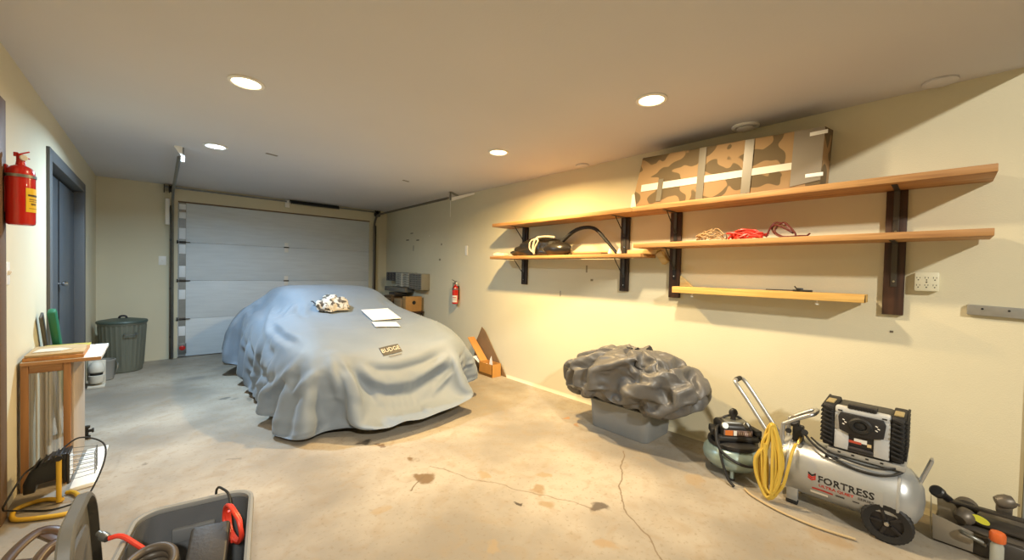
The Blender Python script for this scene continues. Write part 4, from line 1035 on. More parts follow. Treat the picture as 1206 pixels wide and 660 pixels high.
# diagonal brace and cleat behind the shelves
m_pale = wood('pale_pine', 'e8d096', 'd4b473', 1)
tag(B().hexa([(3.070, 1.885, 1.450), (3.128, 1.885, 1.450), (3.128, 1.62, 1.450), (3.070, 1.62, 1.450), (3.070, 1.885, 1.4905), (3.128, 1.885, 1.4905), (3.128, 1.60, 1.4905), (3.070, 1.60, 1.4905)], .002).bar((3.099, 1.600, 1.462), (3.099, 1.537, 1.378), .055, .05, .002).done('diagonal_brace', m_pale, base=(3.1, 1.6, 1.4)), 'yellow pine diagonal brace between the bag shelf and the brown support board', 'brace')
tag(B().prism([(0, 0), (-.10, 0), (0, .085)], .03, frame((3.112, 1.418, 1.1915), (0, 1, 0), (0, 0, 1)), .001).done('wood_wedge', m_pale, base=(3.11, 1.37, 1.19)), 'small pine wedge standing at the left end of the ledge board', 'wedge')
tag(B().span((3.112, 1.985, ZM1+.031), (3.128, 3.185, ZM1+.075), .002).done('cleat', m_pale, base=(3.12, 2.5, ZM1+.03)), 'yellow pine cleat along the wall behind the black bag', 'cleat')

# long patterned cardboard box
bm_ = bpy.data.materials.new('blotched_cardboard'); bm_.use_nodes = True
n_ = bm_.node_tree; tcx = n_.nodes.new('ShaderNodeTexCoord'); mpx = n_.nodes.new('ShaderNodeMapping'); mpx.inputs['Scale'].default_value = (1, 1, 1.25); mpx.inputs['Location'].default_value = (.3, .13, .35)
nz_ = n_.nodes.new('ShaderNodeTexNoise'); nz_.inputs['Scale'].default_value = 5.2; nz_.inputs['Detail'].default_value = 1.2; nz_.inputs['Distortion'].default_value = .4
rp_ = n_.nodes.new('ShaderNodeValToRGB'); rp_.color_ramp.elements[0].position = .505; rp_.color_ramp.elements[0].color = (*lin('a3845c'), 1); rp_.color_ramp.elements[1].position = .515; rp_.color_ramp.elements[1].color = (*lin('6a593d'), 1)
n_.links.new(tcx.outputs['Object'], mpx.inputs[0]); n_.links.new(mpx.outputs[0], nz_.inputs['Vector']); n_.links.new(nz_.outputs['Fac'], rp_.inputs[0]); n_.links.new(rp_.outputs[0], n_.nodes['Principled BSDF'].inputs['Base Color']); n_.nodes['Principled BSDF'].inputs['Roughness'].default_value = .8
zb = ZT+.040
lb = thing('long_cardboard_box', (3.0, 1.1, zb), 'long brown blotched cardboard box bound with grey tape on the upper shelf', 'box')
B().hexa([(2.885, 1.745, zb), (3.115, 1.745, zb), (3.115, .507, zb), (2.885, .507, zb), (2.885, 1.655, 2.215), (3.115, 1.655, 2.245), (3.115, .49, 2.205), (2.885, .49, 2.168)], .004).done('carton', bm_, lb)
m_tape = mat('grey_duct_tape', '7b725f', .4, .1); m_strip = mat('white_foam_strip', 'e6e0cf', .6)
def ftop(y): return 2.215+(2.168-2.215)*(1.655-y)/(1.655-.49)
B().hexa([(2.881, 1.66, 1.945), (2.8845, 1.66, 1.945), (2.8845, .64, 1.942), (2.881, .64, 1.942), (2.881, 1.655, 1.998), (2.8845, 1.655, 1.998), (2.8845, .64, 1.985), (2.881, .64, 1.985)]).done('foam_strip', m_strip, lb, label='long white strip')
for y0, y1, z0, z1 in ((1.49, 1.53, 1.85, 2.02), (1.175, 1.225, zb+.003, 0), (.875, .93, zb+.003, 0)):
    z1a, z1b = (z1, z1) if z1 else (ftop(y1)-.003, ftop(y0)-.003)
    B().hexa([(2.8785, y1, z0), (2.8808, y1, z0), (2.8808, y0, z0), (2.8785, y0, z0), (2.8785, y1-.02, z1a), (2.8808, y1-.02, z1a), (2.8808, y0-.02, z1b), (2.8785, y0-.02, z1b)]).done('tape_band', m_tape, lb, label='grey tape band')
B().hexa([(2.880, .655, zb+.01), (2.8845, .655, zb+.01), (2.8845, .505, zb+.03), (2.880, .505, zb+.03), (2.880, .64, ftop(.64)-.002), (2.8845, .64, ftop(.64)-.002), (2.8845, .492, ftop(.49)-.002), (2.880, .492, ftop(.49)-.002)]).done('end_wrap', mat('grey_plastic_wrap', '8b8172', .3), lb, label='grey plastic wrap at the right end')
for z_, y_ in ((2.135, .52), (1.89, .535)): B().box((2.878, y_, z_), (.004, .085, .022), None, .001).done('white_tab', m_white, lb)
B().hexa([(2.878, 1.748, zb), (2.8845, 1.748, zb), (2.8845, 1.70, zb), (2.878, 1.70, zb), (2.878, 1.735, 1.93), (2.8845, 1.735, 1.93), (2.8845, 1.715, 1.93), (2.878, 1.715, 1.93)]).done('corner_sticker', m_strip, lb, label='pale sticker at the left corner')

# black bag, its frame handle and the rope on the lower left shelf
m_leather = mat('black_vinyl', '211e1b', .30, noise=(8, .15), coat=.2)
zs_ = ZM1+.0315
def lump(rx, ry, rz, seed, amp, n=64, m=32, flat=.0):
    th = np.linspace(0, 2*np.pi, n+1)[:, None]; ph = np.linspace(.01, np.pi-.01, m)[None, :]
    P = np.stack(np.broadcast_arrays(rx*np.sin(ph)*np.cos(th), ry*np.sin(ph)*np.sin(th), rz*np.cos(ph)+0*th), -1).astype(float)
    from mathutils import noise as mn
    for i in range(n):
        for j in range(m):
            q = P[i, j]; k = 1+amp*(1-2*abs(mn.noise(Vector((q[0]*11+seed, q[1]*7, q[2]*11)))))
            P[i, j] *= k
    P[n] = P[0]
    return P
bg = thing('black_bag', (2.98, 2.85, zs_), 'slumped black vinyl bag with a tall looped handle on the lower left shelf', 'bag')
P = lump(.105, .36, .135, 3, .2)
yy = P[..., 1]; P[..., 2] *= np.clip(1-.55*np.clip((yy-.0)/.40, 0, 1)**1.5, .2, 1)
P[..., 2] = np.maximum(P[..., 2]+.045, .0); P += np.array((3.012, 2.92, zs_+.001))
P[..., 0] = np.minimum(P[..., 0], 3.095)
B().grid(P).done('pouch', m_leather, bg)
P = lump(.085, .17, .075, 8, .10); P[..., 2] = np.maximum(P[..., 2]+.06, 0); P += np.array((2.975, 2.62, zs_+.002)); B().grid(P).done('flap', m_leather, bg)
B().lathe([(0, -.09), (.045, -.088), (.052, -.05), (.054, .06), (.048, .085), (0, .088)], (2.965, 2.62, zs_+.085), (0, 1, .25), 20).done('rolled_end', m_black, bg)
B().tube([(3.02, 2.66, zs_+.09), (3.02, 2.56, zs_+.17), (3.02, 2.43, zs_+.245), (3.02, 2.30, zs_+.265), (3.02, 2.19, zs_+.24), (3.02, 2.08, zs_+.14), (3.02, 1.96, zs_+.016)], [.021, .014], 10, smooth=5).done('handle', m_black, bg)
tag(B().tube([(2.872, 2.84, zs_+.013), (2.87, 2.86, zs_+.09), (2.89, 2.83, zs_+.178), (2.95, 2.74, zs_+.195), (2.98, 2.66, zs_+.185)], .011, 8, smooth=5).tube([(2.870, 2.835, zs_+.02), (2.865, 2.90, zs_+.07), (2.87, 2.90, zs_+.14), (2.885, 2.85, zs_+.17), (2.88, 2.80, zs_+.15), (2.868, 2.83, zs_+.08), (2.867, 2.84, zs_+.014)], .009, 8, smooth=5).done('white_rope', mat('white_rope', 'b9ae98', .8, bump=(200, .4)), base=(2.9, 2.84, zs_)), 'white rope looped over the black bag', 'rope')
tag(B().box((2.93, 3.44, zs_+.018), (.09, .17, .034), (0, 0, .1), .010, 3).box((2.935, 3.49, zs_+.040), (.06, .05, .012), (0, 0, .1), .004).done('white_pouch', mat('white_pouch', 'e9dfc8', .6, bump=(20, .3)), base=(2.93, 3.4, zs_)), 'flat white packet at the left end of the bag shelf', 'packet')
tag(B().box((2.95, 2.20, zs_+.010), (.10, .34, .018), (0, 0, -.05), .004).done('brown_folder', mat('brown_folder', '8a6a45', .6), base=(2.95, 2.2, zs_)), 'flat brown strip lying under the looped bag handle', 'strip')
for y, r_ in ((1.95, .1), (1.86, -.3)):
    tag(B().lathe([(0, 0), (.018, 0), (.020, .01), (.012, .03), (.008, .045), (0, .048)], (2.905, y, zs_+.0005), (r_*.3, r_*.4, 1), 14).done('white_clip', m_white, base=(2.9, y, zs_)), ('left' if y > 1.9 else 'right')+' one of two small white caps at the right end of the bag shelf', 'cap')

# cords on the middle shelf
zc_ = ZM2+.0365
def heap(c, ry, rx, hgt, turns, seed):
    rg = random.Random(seed); pts = []
    for i in range(turns*9+1):
        a = i/9*2*PI+rg.uniform(-.25, .25); k = rg.uniform(.55, 1.)
        pts.append((c[0]+rx*k*math.cos(a), c[1]+ry*k*math.sin(a)+rg.uniform(-.02, .02), c[2]+.008+hgt*rg.random()*(1-abs(math.sin(a))*.55)))
    return pts
tag(B().tube(heap((2.955, .90, zc_), .115, .075, .075, 8, 2), .006, 7, smooth=4).tube([(2.90, 1.0, zc_+.009), (2.93, .99, zc_+.03), (2.90, .92, zc_+.045), (2.91, .85, zc_+.03), (2.89, .80, zc_+.009)], .008, 7, smooth=4).done('extension_cord', mat('red_cord', 'd2392c', .4), base=(2.95, .88, zc_)), 'tangle of bright red cord in the middle of the middle shelf', 'cord')
tag(B().tube(heap((2.95, 1.135, zc_), .10, .07, .10, 6, 5), .0035, 6, smooth=4).done('extension_cord', mat('tan_cord', 'a98a5e', .6), base=(2.95, 1.08, zc_)), 'thin tan cord at the left of the red cord on the middle shelf', 'cord')
tag(B().tube([(2.90, .775, zc_+.010), (2.95, .765, zc_+.075), (2.97, .74, zc_+.105), (2.97, .69, zc_+.085), (2.93, .64, zc_+.03), (2.91, .66, zc_+.045), (2.93, .73, zc_+.085), (2.96, .76, zc_+.06), (2.92, .71, zc_+.012), (2.90, .62, zc_+.008), (2.93, .66, zc_+.07), (2.95, .70, zc_+.10), (2.94, .74, zc_+.05), (2.92, .69, zc_+.009), (2.90, .60, zc_+.006), (2.905, .565, zc_+.006), (2.93, .555, zc_+.02)], .0055, 7, smooth=5).done('extension_cord', mat('dark_red_cord', '5a2019', .4), base=(2.95, .75, zc_)), 'dark maroon cord arching at the right of the red cord on the middle shelf', 'cord')

# small parts drawers on the wall near the garage door
m_cab = mat('drawer_cabinet_grey', '8f8b7d', .5); m_clear = mat('clear_drawer_plastic', 'b9b5a6', .2, spec=.6); m_dkcab = mat('dark_drawer_cabinet', '4b4a4d', .45); m_divid = mat('pale_divider', 'e8e4d4', .5)
def cabinet(y0, y1, z0, z1, d, rows, cols, m_body, m_dr, m_gap, label):
    t = thing('drawer_cabinet', (XR, (y0+y1)/2, z0), label, 'drawer cabinet', 'small parts cabinets on the right wall')
    x0 = XR-d
    B().span((x0+.004, y0, z0), (XR-.001, y1, z1), .003).done('case', m_body, t)
    hh = (z1-z0-.012)/rows; ww = (y1-y0-.012)/cols
    for r_ in range(rows):
        for c_ in range(cols):
            ya, za = y0+.006+c_*ww, z0+.006+r_*hh
            dr = B().span((x0-.002, ya+.003, za+.004), (x0+.004, ya+ww-.003, za+hh-.004), .001).done('drawer', m_dr, t)
            B().span((x0-.007, ya+ww*.35, za+hh*.3), (x0-.0025, ya+ww*.65, za+hh*.45)).done('pull', m_gap, dr)
    return t
cabinet(5.36, 5.745, .965, 1.215, .15, 7, 4, m_cab, mat('smoky_drawer', '6c675d', .3), m_black, 'grey parts cabinet of small smoky drawers, nearest of the three on the wall')
cb = cabinet(5.76, 6.245, .985, 1.222, .15, 6, 2, mat('mid_cabinet', '7a776c', .5), mat('pale_drawer', 'a8a496', .3), m_black, 'parts cabinet of wide pale drawers, middle of the three on the wall')
B().span((XR-.156, 5.995, .99), (XR-.1525, 6.01, 1.215)).done('divider', m_divid, cb, label='pale upright divider')
cabinet(6.26, 6.60, 1.075, 1.222, .15, 3, 3, m_dkcab, mat('dark_drawer', '36373c', .35), m_cab, 'dark parts cabinet of small drawers, farthest of the three on the wall')
t = thing('drill_box', (XR-.10, 6.08, .99), 'low grey tray hanging under the parts cabinets', 'tray')
B().span((XR-.17, 5.86, .90), (XR-.001, 6.62, .975), .004).done('tray', mat('tray_grey', '6f6c63', .5), t)
# clutter below, seen past the car's far side
sh_ = thing('floor_shelf', (XR-.17, 5.95, 0), 'low dark shelf rack standing below the parts cabinets', 'rack')
for y in (5.52, 6.48):
    for x in (XR-.33, XR-.03): B().span((x-.012, y-.012, .001), (x+.012, y+.012, .62), .002).done('leg', m_dsteel, sh_)
for z in (.25, .60): B().span((XR-.345, 5.50, z), (XR-.012, 6.50, z+.02), .002).done('shelf', m_standard, sh_)
def carton(lo, hi, m_, label, name='cardboard_box', hole=True):
    t = thing(name, ((lo[0]+hi[0])/2, (lo[1]+hi[1])/2, lo[2]), label, 'box')
    B().span(lo, hi, .004).done('carton', m_, t)
    B().span((lo[0]-.0015, lo[1]+.02, hi[2]-.05), (lo[0]-.0003, hi[1]-.02, hi[2]-.035)).done('tape', mat('brown_tape', '8a6a3c', .35), t)
    if hole: B().disc((( lo[0]+hi[0])/2, lo[1]-.001, lo[2]+(hi[2]-lo[2])*.6), (0, 1, 0), .03, .003, 16).done('hand_hole', m_black, t)
    return t
carton((XR-.32, 5.515, .622), (XR-.05, 5.63, .855), m_card, 'upright orange cardboard box on the rack, nearest of the boxes below the parts cabinets')
carton((XR-.33, 5.66, .622), (XR-.06, 5.90, .81), mat('tan_carton', '96805f', .8), 'tan cardboard box on the rack, between the orange box and the dark box')
carton((XR-.33, 6.0, .622), (XR-.06, 6.3, .84), mat('dark_brown_carton', '5a4429', .7, noise=(10, .2)), 'dark brown box on the rack, farthest of the boxes below the parts cabinets')
carton((XR-.30, 5.94, .8425), (XR-.08, 6.16, .895), mat('black_case_plastic', '2a2420', .5), 'flat black case on top of the dark brown box', 'tool_case', False)

# open carton with a leaning plank beside the car
oc = thing('open_carton', (3.02, 3.70, 0), 'small open orange cardboard carton on the floor against the right wall', 'box')
x0, x1, y0, y1, hz = 2.955, 3.10, 3.585, 3.84, .155
b_ = B()
b_.span((x0, y0, .001), (x1, y1, .006)).span((x0, y0, .006), (x0+.005, y1, hz)).span((x1-.005, y0, .006), (x1, y1, hz)).span((x0, y0, .006), (x1, y0+.005, hz)).span((x0, y1-.005, .006), (x1, y1, hz))
b_.done('carton', mat('orange_carton', 'bf8a44', .8, noise=(12, .06)), oc)
B().span((x0-.0012, y0+.005, .004), (x0-.0004, y1-.005, .035)).done('bottom_strip', mat('dark_carton_strip', '6d4f24', .8), oc)  # darker brown band along the bottom of the carton's side
B().hexa([(x0+.02, y1-.03, hz-.06), (x1-.01, y1-.03, hz-.06), (x1-.01, y1-.03, hz-.058), (x0+.02, y1-.03, hz-.058), (2.94, 3.95, hz+.04), (3.02, 3.95, hz+.05), (3.02, 3.95, hz+.053), (2.94, 3.95, hz+.043)]).done('white_flyer', m_paper, oc)
B().hexa([(2.975, 3.842, .150), (3.085, 3.842, .150), (3.085, 3.838, .157), (2.975, 3.838, .157), (2.985, 4.135, .405), (3.09, 4.135, .405), (3.09, 4.130, .411), (2.985, 4.130, .411)]).done('long_flap', mat('orange_flap', 'cb8f4a', .7, noise=(7, .08)), oc, label='orange long flap standing up')
tag(B().prism([(3.50, 0), (4.18, 0), (4.12, .34), (4.0, .55), (3.93, .50)], .008, frame((3.113, 0, .003), (0, 1, 0), (0, 0, 1)), .001).done('triangular_panel', mat('dull_brown_panel', '806647', .75, noise=(9, .08)), base=(3.1, 3.8, 0)), 'dull brown pointed panel leaning on the wall behind the orange carton', 'panel')
tag(B().prism([(-.03, -.05), (.035, -.04), (.02, .02), (.004, .07), (-.02, .03)], .002, frame((3.03, 3.70, .165), (0, -1, .1), (.1, 0, 1)), 0).done('tissue', m_paper, base=(3.03, 3.7, .12)), 'crumpled white paper sticking up out of the orange carton', 'paper')

# storage bin below the tarp
m_bin = mat('grey_storage_bin', '85888a', .5, noise=(9, .03))
sb_ = thing('storage_bin', (2.895, 1.71, 0), 'grey plastic storage bin under the crumpled tarp by the right wall', 'bin')
rr_loft(B(), [(.37, .50, .045, .002), (.38, .51, .05, .010), (.405, .545, .055, .235), (.398, .538, .052, .235), (.37, .50, .045, .014)], Matrix.Translation((2.895, 1.71, 0))).done('body', m_bin, sb_)
B().lathe([(0, 0)], (0, 0, 0)) if False else None
tb_ = bmesh.new(); rg_ = []
for w_, l_, r_, z in ((.407, .547, .056, .225), (.425, .565, .06, .225), (.427, .567, .06, .236), (.410, .550, .056, .243), (.396, .536, .052, .236)):
    rg_.append([tb_.verts.new((x, y, z)) for x, y in rrect(w_, l_, r_, 6)])
for A_, C_ in zip(rg_, rg_[1:]+rg_[:1]):
    for i in range(len(A_)): tb_.faces.new((A_[i], A_[(i+1) % len(A_)], C_[(i+1) % len(A_)], C_[i]))
b_ = B(); b_._merge(tb_, Matrix.Translation((2.895, 1.71, 0))); b_.done('rim', m_bin, sb_)

# ------------------------------------------------------------------ pancake air compressor
m_teal = mat('grey_teal_enamel', '8fa3a0', .3, .25, noise=(6, .05), coat=.3)
PX, PY = 2.785, .895
pc = thing('pancake_compressor', (PX, PY, 0), 'small round grey teal air compressor with a black top', 'air compressor')
B().lathe([(0, .045), (.09, .046), (.140, .060), (.166, .090), (.172, .120), (.166, .150), (.140, .182), (.10, .196), (0, .20)], (PX, PY, 0), (0, 0, 1), 56).done('tank', m_teal, pc)
for a in (200, 320, 80): 
    x, y = PX+.125*math.cos(math.radians(a)), PY+.125*math.sin(math.radians(a))
    f_ = B().tube([(x, y, .062), (x, y, .012)], .012, 10).done('foot', m_teal, pc)
    B().disc((x, y, .008), (0, 0, 1), .016, .014, 14, .003).done('rubber_foot', m_black, f_)
B().lathe([(0, .196), (.10, .197), (.142, .186), (.146, .198), (.144, .212), (.12, .226), (.0, .230)], (PX, PY, 0), (0, 0, 1), 48).done('shroud_ring', m_blackp, pc)
RZ = Matrix.Translation((PX, PY, 0)) @ Matrix.Rotation(math.radians(-138), 4, 'Z')   # local +x faces the camera
B(RZ).box((-.005, 0, .285), (.15, .20, .10), None, .028, 3).box((.02, 0, .245), (.14, .25, .035), None, .012, 2).done('motor_cover', m_blackp, pc)
B(RZ).box((.0, .0, .330), (.10, .14, .03), None, .012, 2).done('cylinder_top', m_steel, pc)
for s_ in (-1, 1): B(RZ).box((.01, s_*.125, .275), (.10, .045, .045), (0, 0, .2*s_), .010, 2).done('side_housing', m_black, pc)
bd = B(RZ).box((.0725, 0, .282), (.004, .17, .034), None, .001).done('badge', mat('badge_grey', '7f6a66', .4), pc)
B(RZ).box((.0752, -.055, .282), (.002, .046, .032)).done('badge_orange_panel', mat('badge_orange', 'd77a3a', .4), bd)
B(RZ).box((.0752, -.018, .282), (.002, .018, .030)).done('badge_white_panel', m_white, bd)
for k in range(6): B(RZ).box((.0752, .006+.013*k, .282), (.0016, .007, .016)).done('badge_stroke', mat('badge_stroke', 'c9b4ac', .5), bd)
B(RZ @ Matrix.Translation((0, 0, -.022))).tube([(-.02, -.085, .33), (-.02, -.05, .372), (-.02, 0, .385), (-.02, .05, .372), (-.02, .085, .33)], .008, 8, smooth=4).done('carry_bar', m_black, pc)
B(RZ @ Matrix.Translation((0, 0, -.022))).tube([(0, .0, .345), (.0, 0, .385), (.0, .012, .41), (.0, .0, .425), (.0, -.012, .41), (.0, -.006, .39)], .016, 10, smooth=3).done('handle_grip', m_blackp, pc)
B(RZ).disc((.06, -.075, .322), (1, 0, .5), .022, .016, 18, .003).done('gauge', m_steel, pc)
B(RZ).disc((.055, .055, .33), (1, 0, .5), .018, .016, 18, .003).done('gauge', m_steel, pc)
hp = []
for i in range(34):
    a = math.radians(-250+i*11.5); r_ = .180+.004*math.sin(i); hp.append((PX+r_*math.cos(a), PY+r_*math.sin(a), .155+.055*math.sin(i*.19)))
B().tube([(PX-.09, PY+.06, .31), (PX-.145, PY+.05, .29), (PX-.17, PY+.03, .22)]+[(PX-.178, PY-.02, .17), (PX-.150, PY-.105, .130), (PX-.075, PY-.165, .118), (PX+.03, PY-.180, .125), (PX+.11, PY-.148, .17), (PX+.12, PY-.12, .235)], .0085, 8, smooth=5).tube([(PX-.155, PY+.035, .25), (PX-.185, PY-.005, .13), (PX-.197, PY-.045, .04), (PX-.21, PY-.085, .012)], .0085, 8, smooth=5).done('air_hose', m_black, pc)

# ------------------------------------------------------------------ large horizontal air compressor
m_silver = mat('silver_tank_paint', 'b3b6b8', .34, .55, noise=(5, .05)); m_silver2 = mat('silver_tube', 'b6b8ba', .28, .7)
AX, AZ, AR = 2.765, .200, .150
lc = thing('tank_compressor', (AX, .33, 0), 'large silver horizontal tank air compressor lettered FORTRESS, with a black and silver motor on top', 'air compressor')
B().lathe([(0, -.315), (.06, -.308), (.105, -.288), (.135, -.262), (AR, -.225), (AR, .225), (.135, .262), (.105, .288), (.06, .308), (0, .315)], (AX, .34, AZ), (0, 1, 0), 64).done('tank', m_silver, lc)
B().lathe([(AR+.0004, -.232), (AR+.002, -.230), (AR+.002, -.222), (AR+.0004, -.220)], (AX, .34, AZ), (0, 1, 0), 64, closed=True).done('weld_seam', m_silver, lc)
B().lathe([(AR+.0004, .220), (AR+.002, .222), (AR+.002, .230), (AR+.0004, .232)], (AX, .34, AZ), (0, 1, 0), 64, closed=True).done('weld_seam', m_silver, lc)
m_wheel = mat('wheel_plastic', '1d1a1b', .5)
for x in (2.636, 2.896):
    w_ = B().lathe([(.060, -.016), (.086, -.020), (.094, -.014), (.095, 0), (.094, .014), (.086, .020), (.060, .016)], (x, .15, .0955), (1, 0, 0), 120, lambda k, n, z: 1+(.018 if (k//2) % 2 else 0), closed=True).done('wheel', m_black, lc)
    B().lathe([(0, -.008), (.061, -.006), (.061, .006), (0, .008)], (x, .15, .0955), (1, 0, 0), 30).done('hub', m_wheel, w_)
    for k in range(5):
        a = k*2*PI/5; B().bar((x-.011, .15+.018*math.cos(a), .0955+.018*math.sin(a)), (x-.011, .15+.062*math.cos(a), .0955+.062*math.sin(a)), .014, .008, .002, up=(1, 0, 0)).done('spoke', m_wheel, w_)
    B().lathe([(0, -.026), (.009, -.026), (.012, -.020), (.012, -.008), (0, -.008)], (x, .15, .0955), (1, 0, 0), 16).done('axle_nut', m_chrome, w_)
B().tube([(2.66, .15, .0955), (2.875, .15, .0955)], .007, 10).done('axle', m_steel, lc)
for x in (2.672, 2.858):
    f_ = B().hexa([(x-.012, .515, .022), (x+.012, .515, .022), (x+.012, .565, .022), (x-.012, .565, .022), (x-.012, .512, .115), (x+.012, .512, .115), (x+.012, .568, .115), (x-.012, .568, .115)], .002).done('leg', m_silver, lc)
    B().box((x, .54, .012), (.030, .056, .022), None, .005).done('rubber_foot', m_black, f_)
# lettering wrapped on the tank
def wrap(bm, yc, zc, lift):
    a0 = math.asin(max(-1, min(1, (zc-AZ)/AR)))
    for v in bm.verts:
        a = a0+v.co.y/AR
        v.co = Vector((AX-(AR+lift)*math.cos(a), yc-v.co.x, AZ+(AR+lift)*math.sin(a)))
    b = B(); b.bm.free(); b.bm = bm; return b
def fit(bm, width):
    x0 = min(v.co.x for v in bm.verts); x1 = max(v.co.x for v in bm.verts)
    for v in bm.verts: v.co.x = (v.co.x-x0)*width/(x1-x0)
    return bm
m_ink = mat('black_ink', '1c1c1e', .5); m_redink = mat('red_ink', 'b5352c', .5); m_gink = mat('grey_ink', '4a4848', .5)
dc = wrap(flat_grid(.28, .095, 30, 14), .305, .188, .0006).done('decal', m_silver, lc, smooth=True)
wrap(fit(text_mesh('FORTRESS', .048, 0, .0015, 1.05), .222), .418, .190, .0014).done('lettering', m_ink, dc, smooth=False, label='black lettering')
wrap(fit(text_mesh('ULTRA QUIET', .020, 0, .0008), .142), .414, .166, .0014).done('lettering', m_redink, dc, smooth=False, label='red lettering')
wrap(fit(text_mesh('SERIES', .018, 0, .0005), .062), .258, .166, .0014).done('lettering', m_gink, dc, smooth=False, label='grey lettering')
for y, w2, h2, z, m_ in ((.444, .088, .011, .146, m_redink), (.345, .036, .011, .146, m_gink), (.277, .026, .008, .146, m_gink), (.232, .034, .008, .147, m_gink)):
    g_ = flat_grid(w2, h2, 12, 2)
    for v in g_.verts: v.co.x += w2/2; v.co.y += .0015*math.sin(v.co.x*900)
    wrap(g_, y, z, .0014).done('small_print', m_, dc, smooth=False)
g_ = flat_grid(.075, .018, 10, 3)
for v in g_.verts: v.co.x += .037
wrap(g_, .452, .122, .0014).done('spec_sticker', m_white, dc, smooth=False)
def logo(poly):
    bm = bmesh.new(); bm.faces.new([bm.verts.new((x, y, 0)) for x, y in poly]); bmesh.ops.triangulate(bm, faces=bm.faces); return bm
for dy, m_ in ((.024, m_ink), (.012, m_redink), (0, m_redink)):
    wrap(logo([(0, dy+.012), (.017, dy+.002), (.034, dy+.012), (.034, dy+.002), (.017, dy-.008), (0, dy+.002)]), .462, .194, .0016).done('emblem', m_, dc, smooth=False)
wrap(logo([(.028, .036), (.034, .036), (.034, .012), (.028, .009)]), .462, .194, .0017).done('emblem', m_redink, dc, smooth=False)
# pipe with valves along the tank
B().tube([(2.668, .60, .292), (2.672, .345, .305)], .008, 10).done('pressure_pipe', m_silver2, lc)
B().tube([(2.668, .42, .300), (2.671, .335, .305)], .012, 12).disc((2.672, .330, .305), (0, 1, 0), .014, .010, 8).done('check_valve', m_silver2, lc)
for y in (.395, .355): B().box((2.672, y, .322), (.016, .012, .016), None, .003).tube([(2.672, y, .31), (2.672, y, .32)], .005, 8).done('valve_knob', m_black, lc)
# motor with its shroud
B().box((2.79, .245, .358), (.22, .30, .028), None, .004).box((2.79, .245, .335), (.12, .26, .03)).done('mounting_plate', mat('plate_silver', 'b9b8b4', .35, .4), lc)
for k in range(4): B().box((2.6795, .345-.055*k, .360), (.002, .012, .008)).done('plate_slot', m_black, lc)
MX0, MX1 = 2.665, 2.915
m_shr = mat('shroud_black', '232225', .45); m_shs = mat('shroud_silver', 'c6c9cc', .32, .2); m_rub = mat('ribbed_rubber', '19191b', .65)
MS = Matrix.Translation((0, 0, .376)) @ Matrix.Scale(.86, 4, (0, 0, 1)) @ Matrix.Translation((0, 0, -.376))
mt_ = B(MS).span((MX0+.012, .150, .376), (MX1-.01, .372, .628), .015).done('motor_housing', m_shr, lc)
for y0, y1 in ((.368, .418), (.102, .152)):
    e_ = B(MS).prism([(MX0+.012, .40), (MX0+.03, .378), (MX1-.03, .378), (MX1-.012, .40), (MX1, .50), (MX1-.012, .63), (MX1-.03, .645), (MX0+.03, .645), (MX0+.012, .63), (MX0, .50)], y1-y0, frame((0, (y0+y1)/2, 0), (1, 0, 0), (0, 0, 1)), .008).done('end_bumper', m_rub, lc, label='black ribbed end bumper')
    for k in range(9):
        yo = y1+.004 if y0 > .3 else y0-.004
        B(MS).bar((MX0+.008, yo, .41+.026*k), (MX1-.008, yo, .43+.026*k), .010, .010, .002).done('rib', m_rub, e_)
        B(MS).box((MX0-.001, (y0+y1)/2, .415+.026*k), (.010, .044, .010), (.35, 0, 0), .002).done('rib', m_rub, e_)
    B(MS).box(((MX0+MX1)/2-.05, (y0+y1)/2, .648), (.09, .035, .010), None, .004).done('top_cap', mat('brass_cap', 'b5a478', .35, .5), e_)
for sy, y0, y1 in ((1, .308, .367), (-1, .153, .212)):
    B(MS).span((MX0+.002, y0, .385), (MX0+.016, y1, .500), .006).done('lower_corner', m_shs, mt_, label='silver lower corner')
    B(MS).hexa([(MX0+.006, y0+(.02 if sy > 0 else 0), .500), (MX0+.016, y0, .500), (MX0+.016, y1, .500), (MX0+.006, y1-(.02 if sy < 0 else 0), .500), (MX0+.003, y0-(-.01 if sy > 0 else 0), .60), (MX0+.016, y0, .60), (MX0+.016, y1, .60), (MX0+.003, y1, .60)], .002).done('upper_corner', m_shs, mt_, label='silver upper corner')
B(MS).span((MX0+.002, .153, .598), (MX0+.05, .367, .642), .010).done('top_rail', m_shs, mt_, label='silver top rail')
for y in (.345, .175): B(MS).box((MX0+.001, y, .620), (.003, .018, .008), None, .001).done('rail_slot', m_black, mt_)
pn = B(MS).prism([(.178, .612), (.342, .612), (.352, .585), (.345, .505), (.30, .488), (.22, .488), (.175, .505), (.168, .585)], .016, frame((MX0-.002, 0, 0), (0, 1, 0), (0, 0, 1)), .004).done('control_panel', m_shr, mt_)
B(MS).lathe([(.022, 0), (.046, 0), (.048, .008), (.040, .016), (.028, .016), (.024, .006)], (MX0-.009, .262, .553), (-1, 0, 0), 32, closed=True).lathe([(0, .0), (.026, .0), (.026, .006), (.018, .010), (0, .010)], (MX0-.009, .262, .553), (-1, 0, 0), 28).done('dial', m_black, pn)
B(MS).prism([(-.040, .018), (.0, .044), (.040, .018), (.03, .03), (0, .058), (-.03, .03)], .008, frame((MX0-.012, .262, .553), (0, -1, 0), (0, 0, 1)), .001).done('dial_guard', m_shr, pn)
for y in (.325, .198):
    for k in range(3): B(MS).box((MX0-.0105, y+.004*(-1)**k, .545+.013*k), (.001, .010, .005), (.5, 0, 0)).done('panel_mark', m_white, pn)
vt = B(MS).span((MX0+.004, .205, .636), (MX0+.07, .318, .664), .006).done('vent_cover', m_shr, mt_)
for k in range(9): B(MS).box((MX0+.003, .214+.012*k, .650), (.004, .005, .022), None, 0).done('vent_slot', m_black, vt)
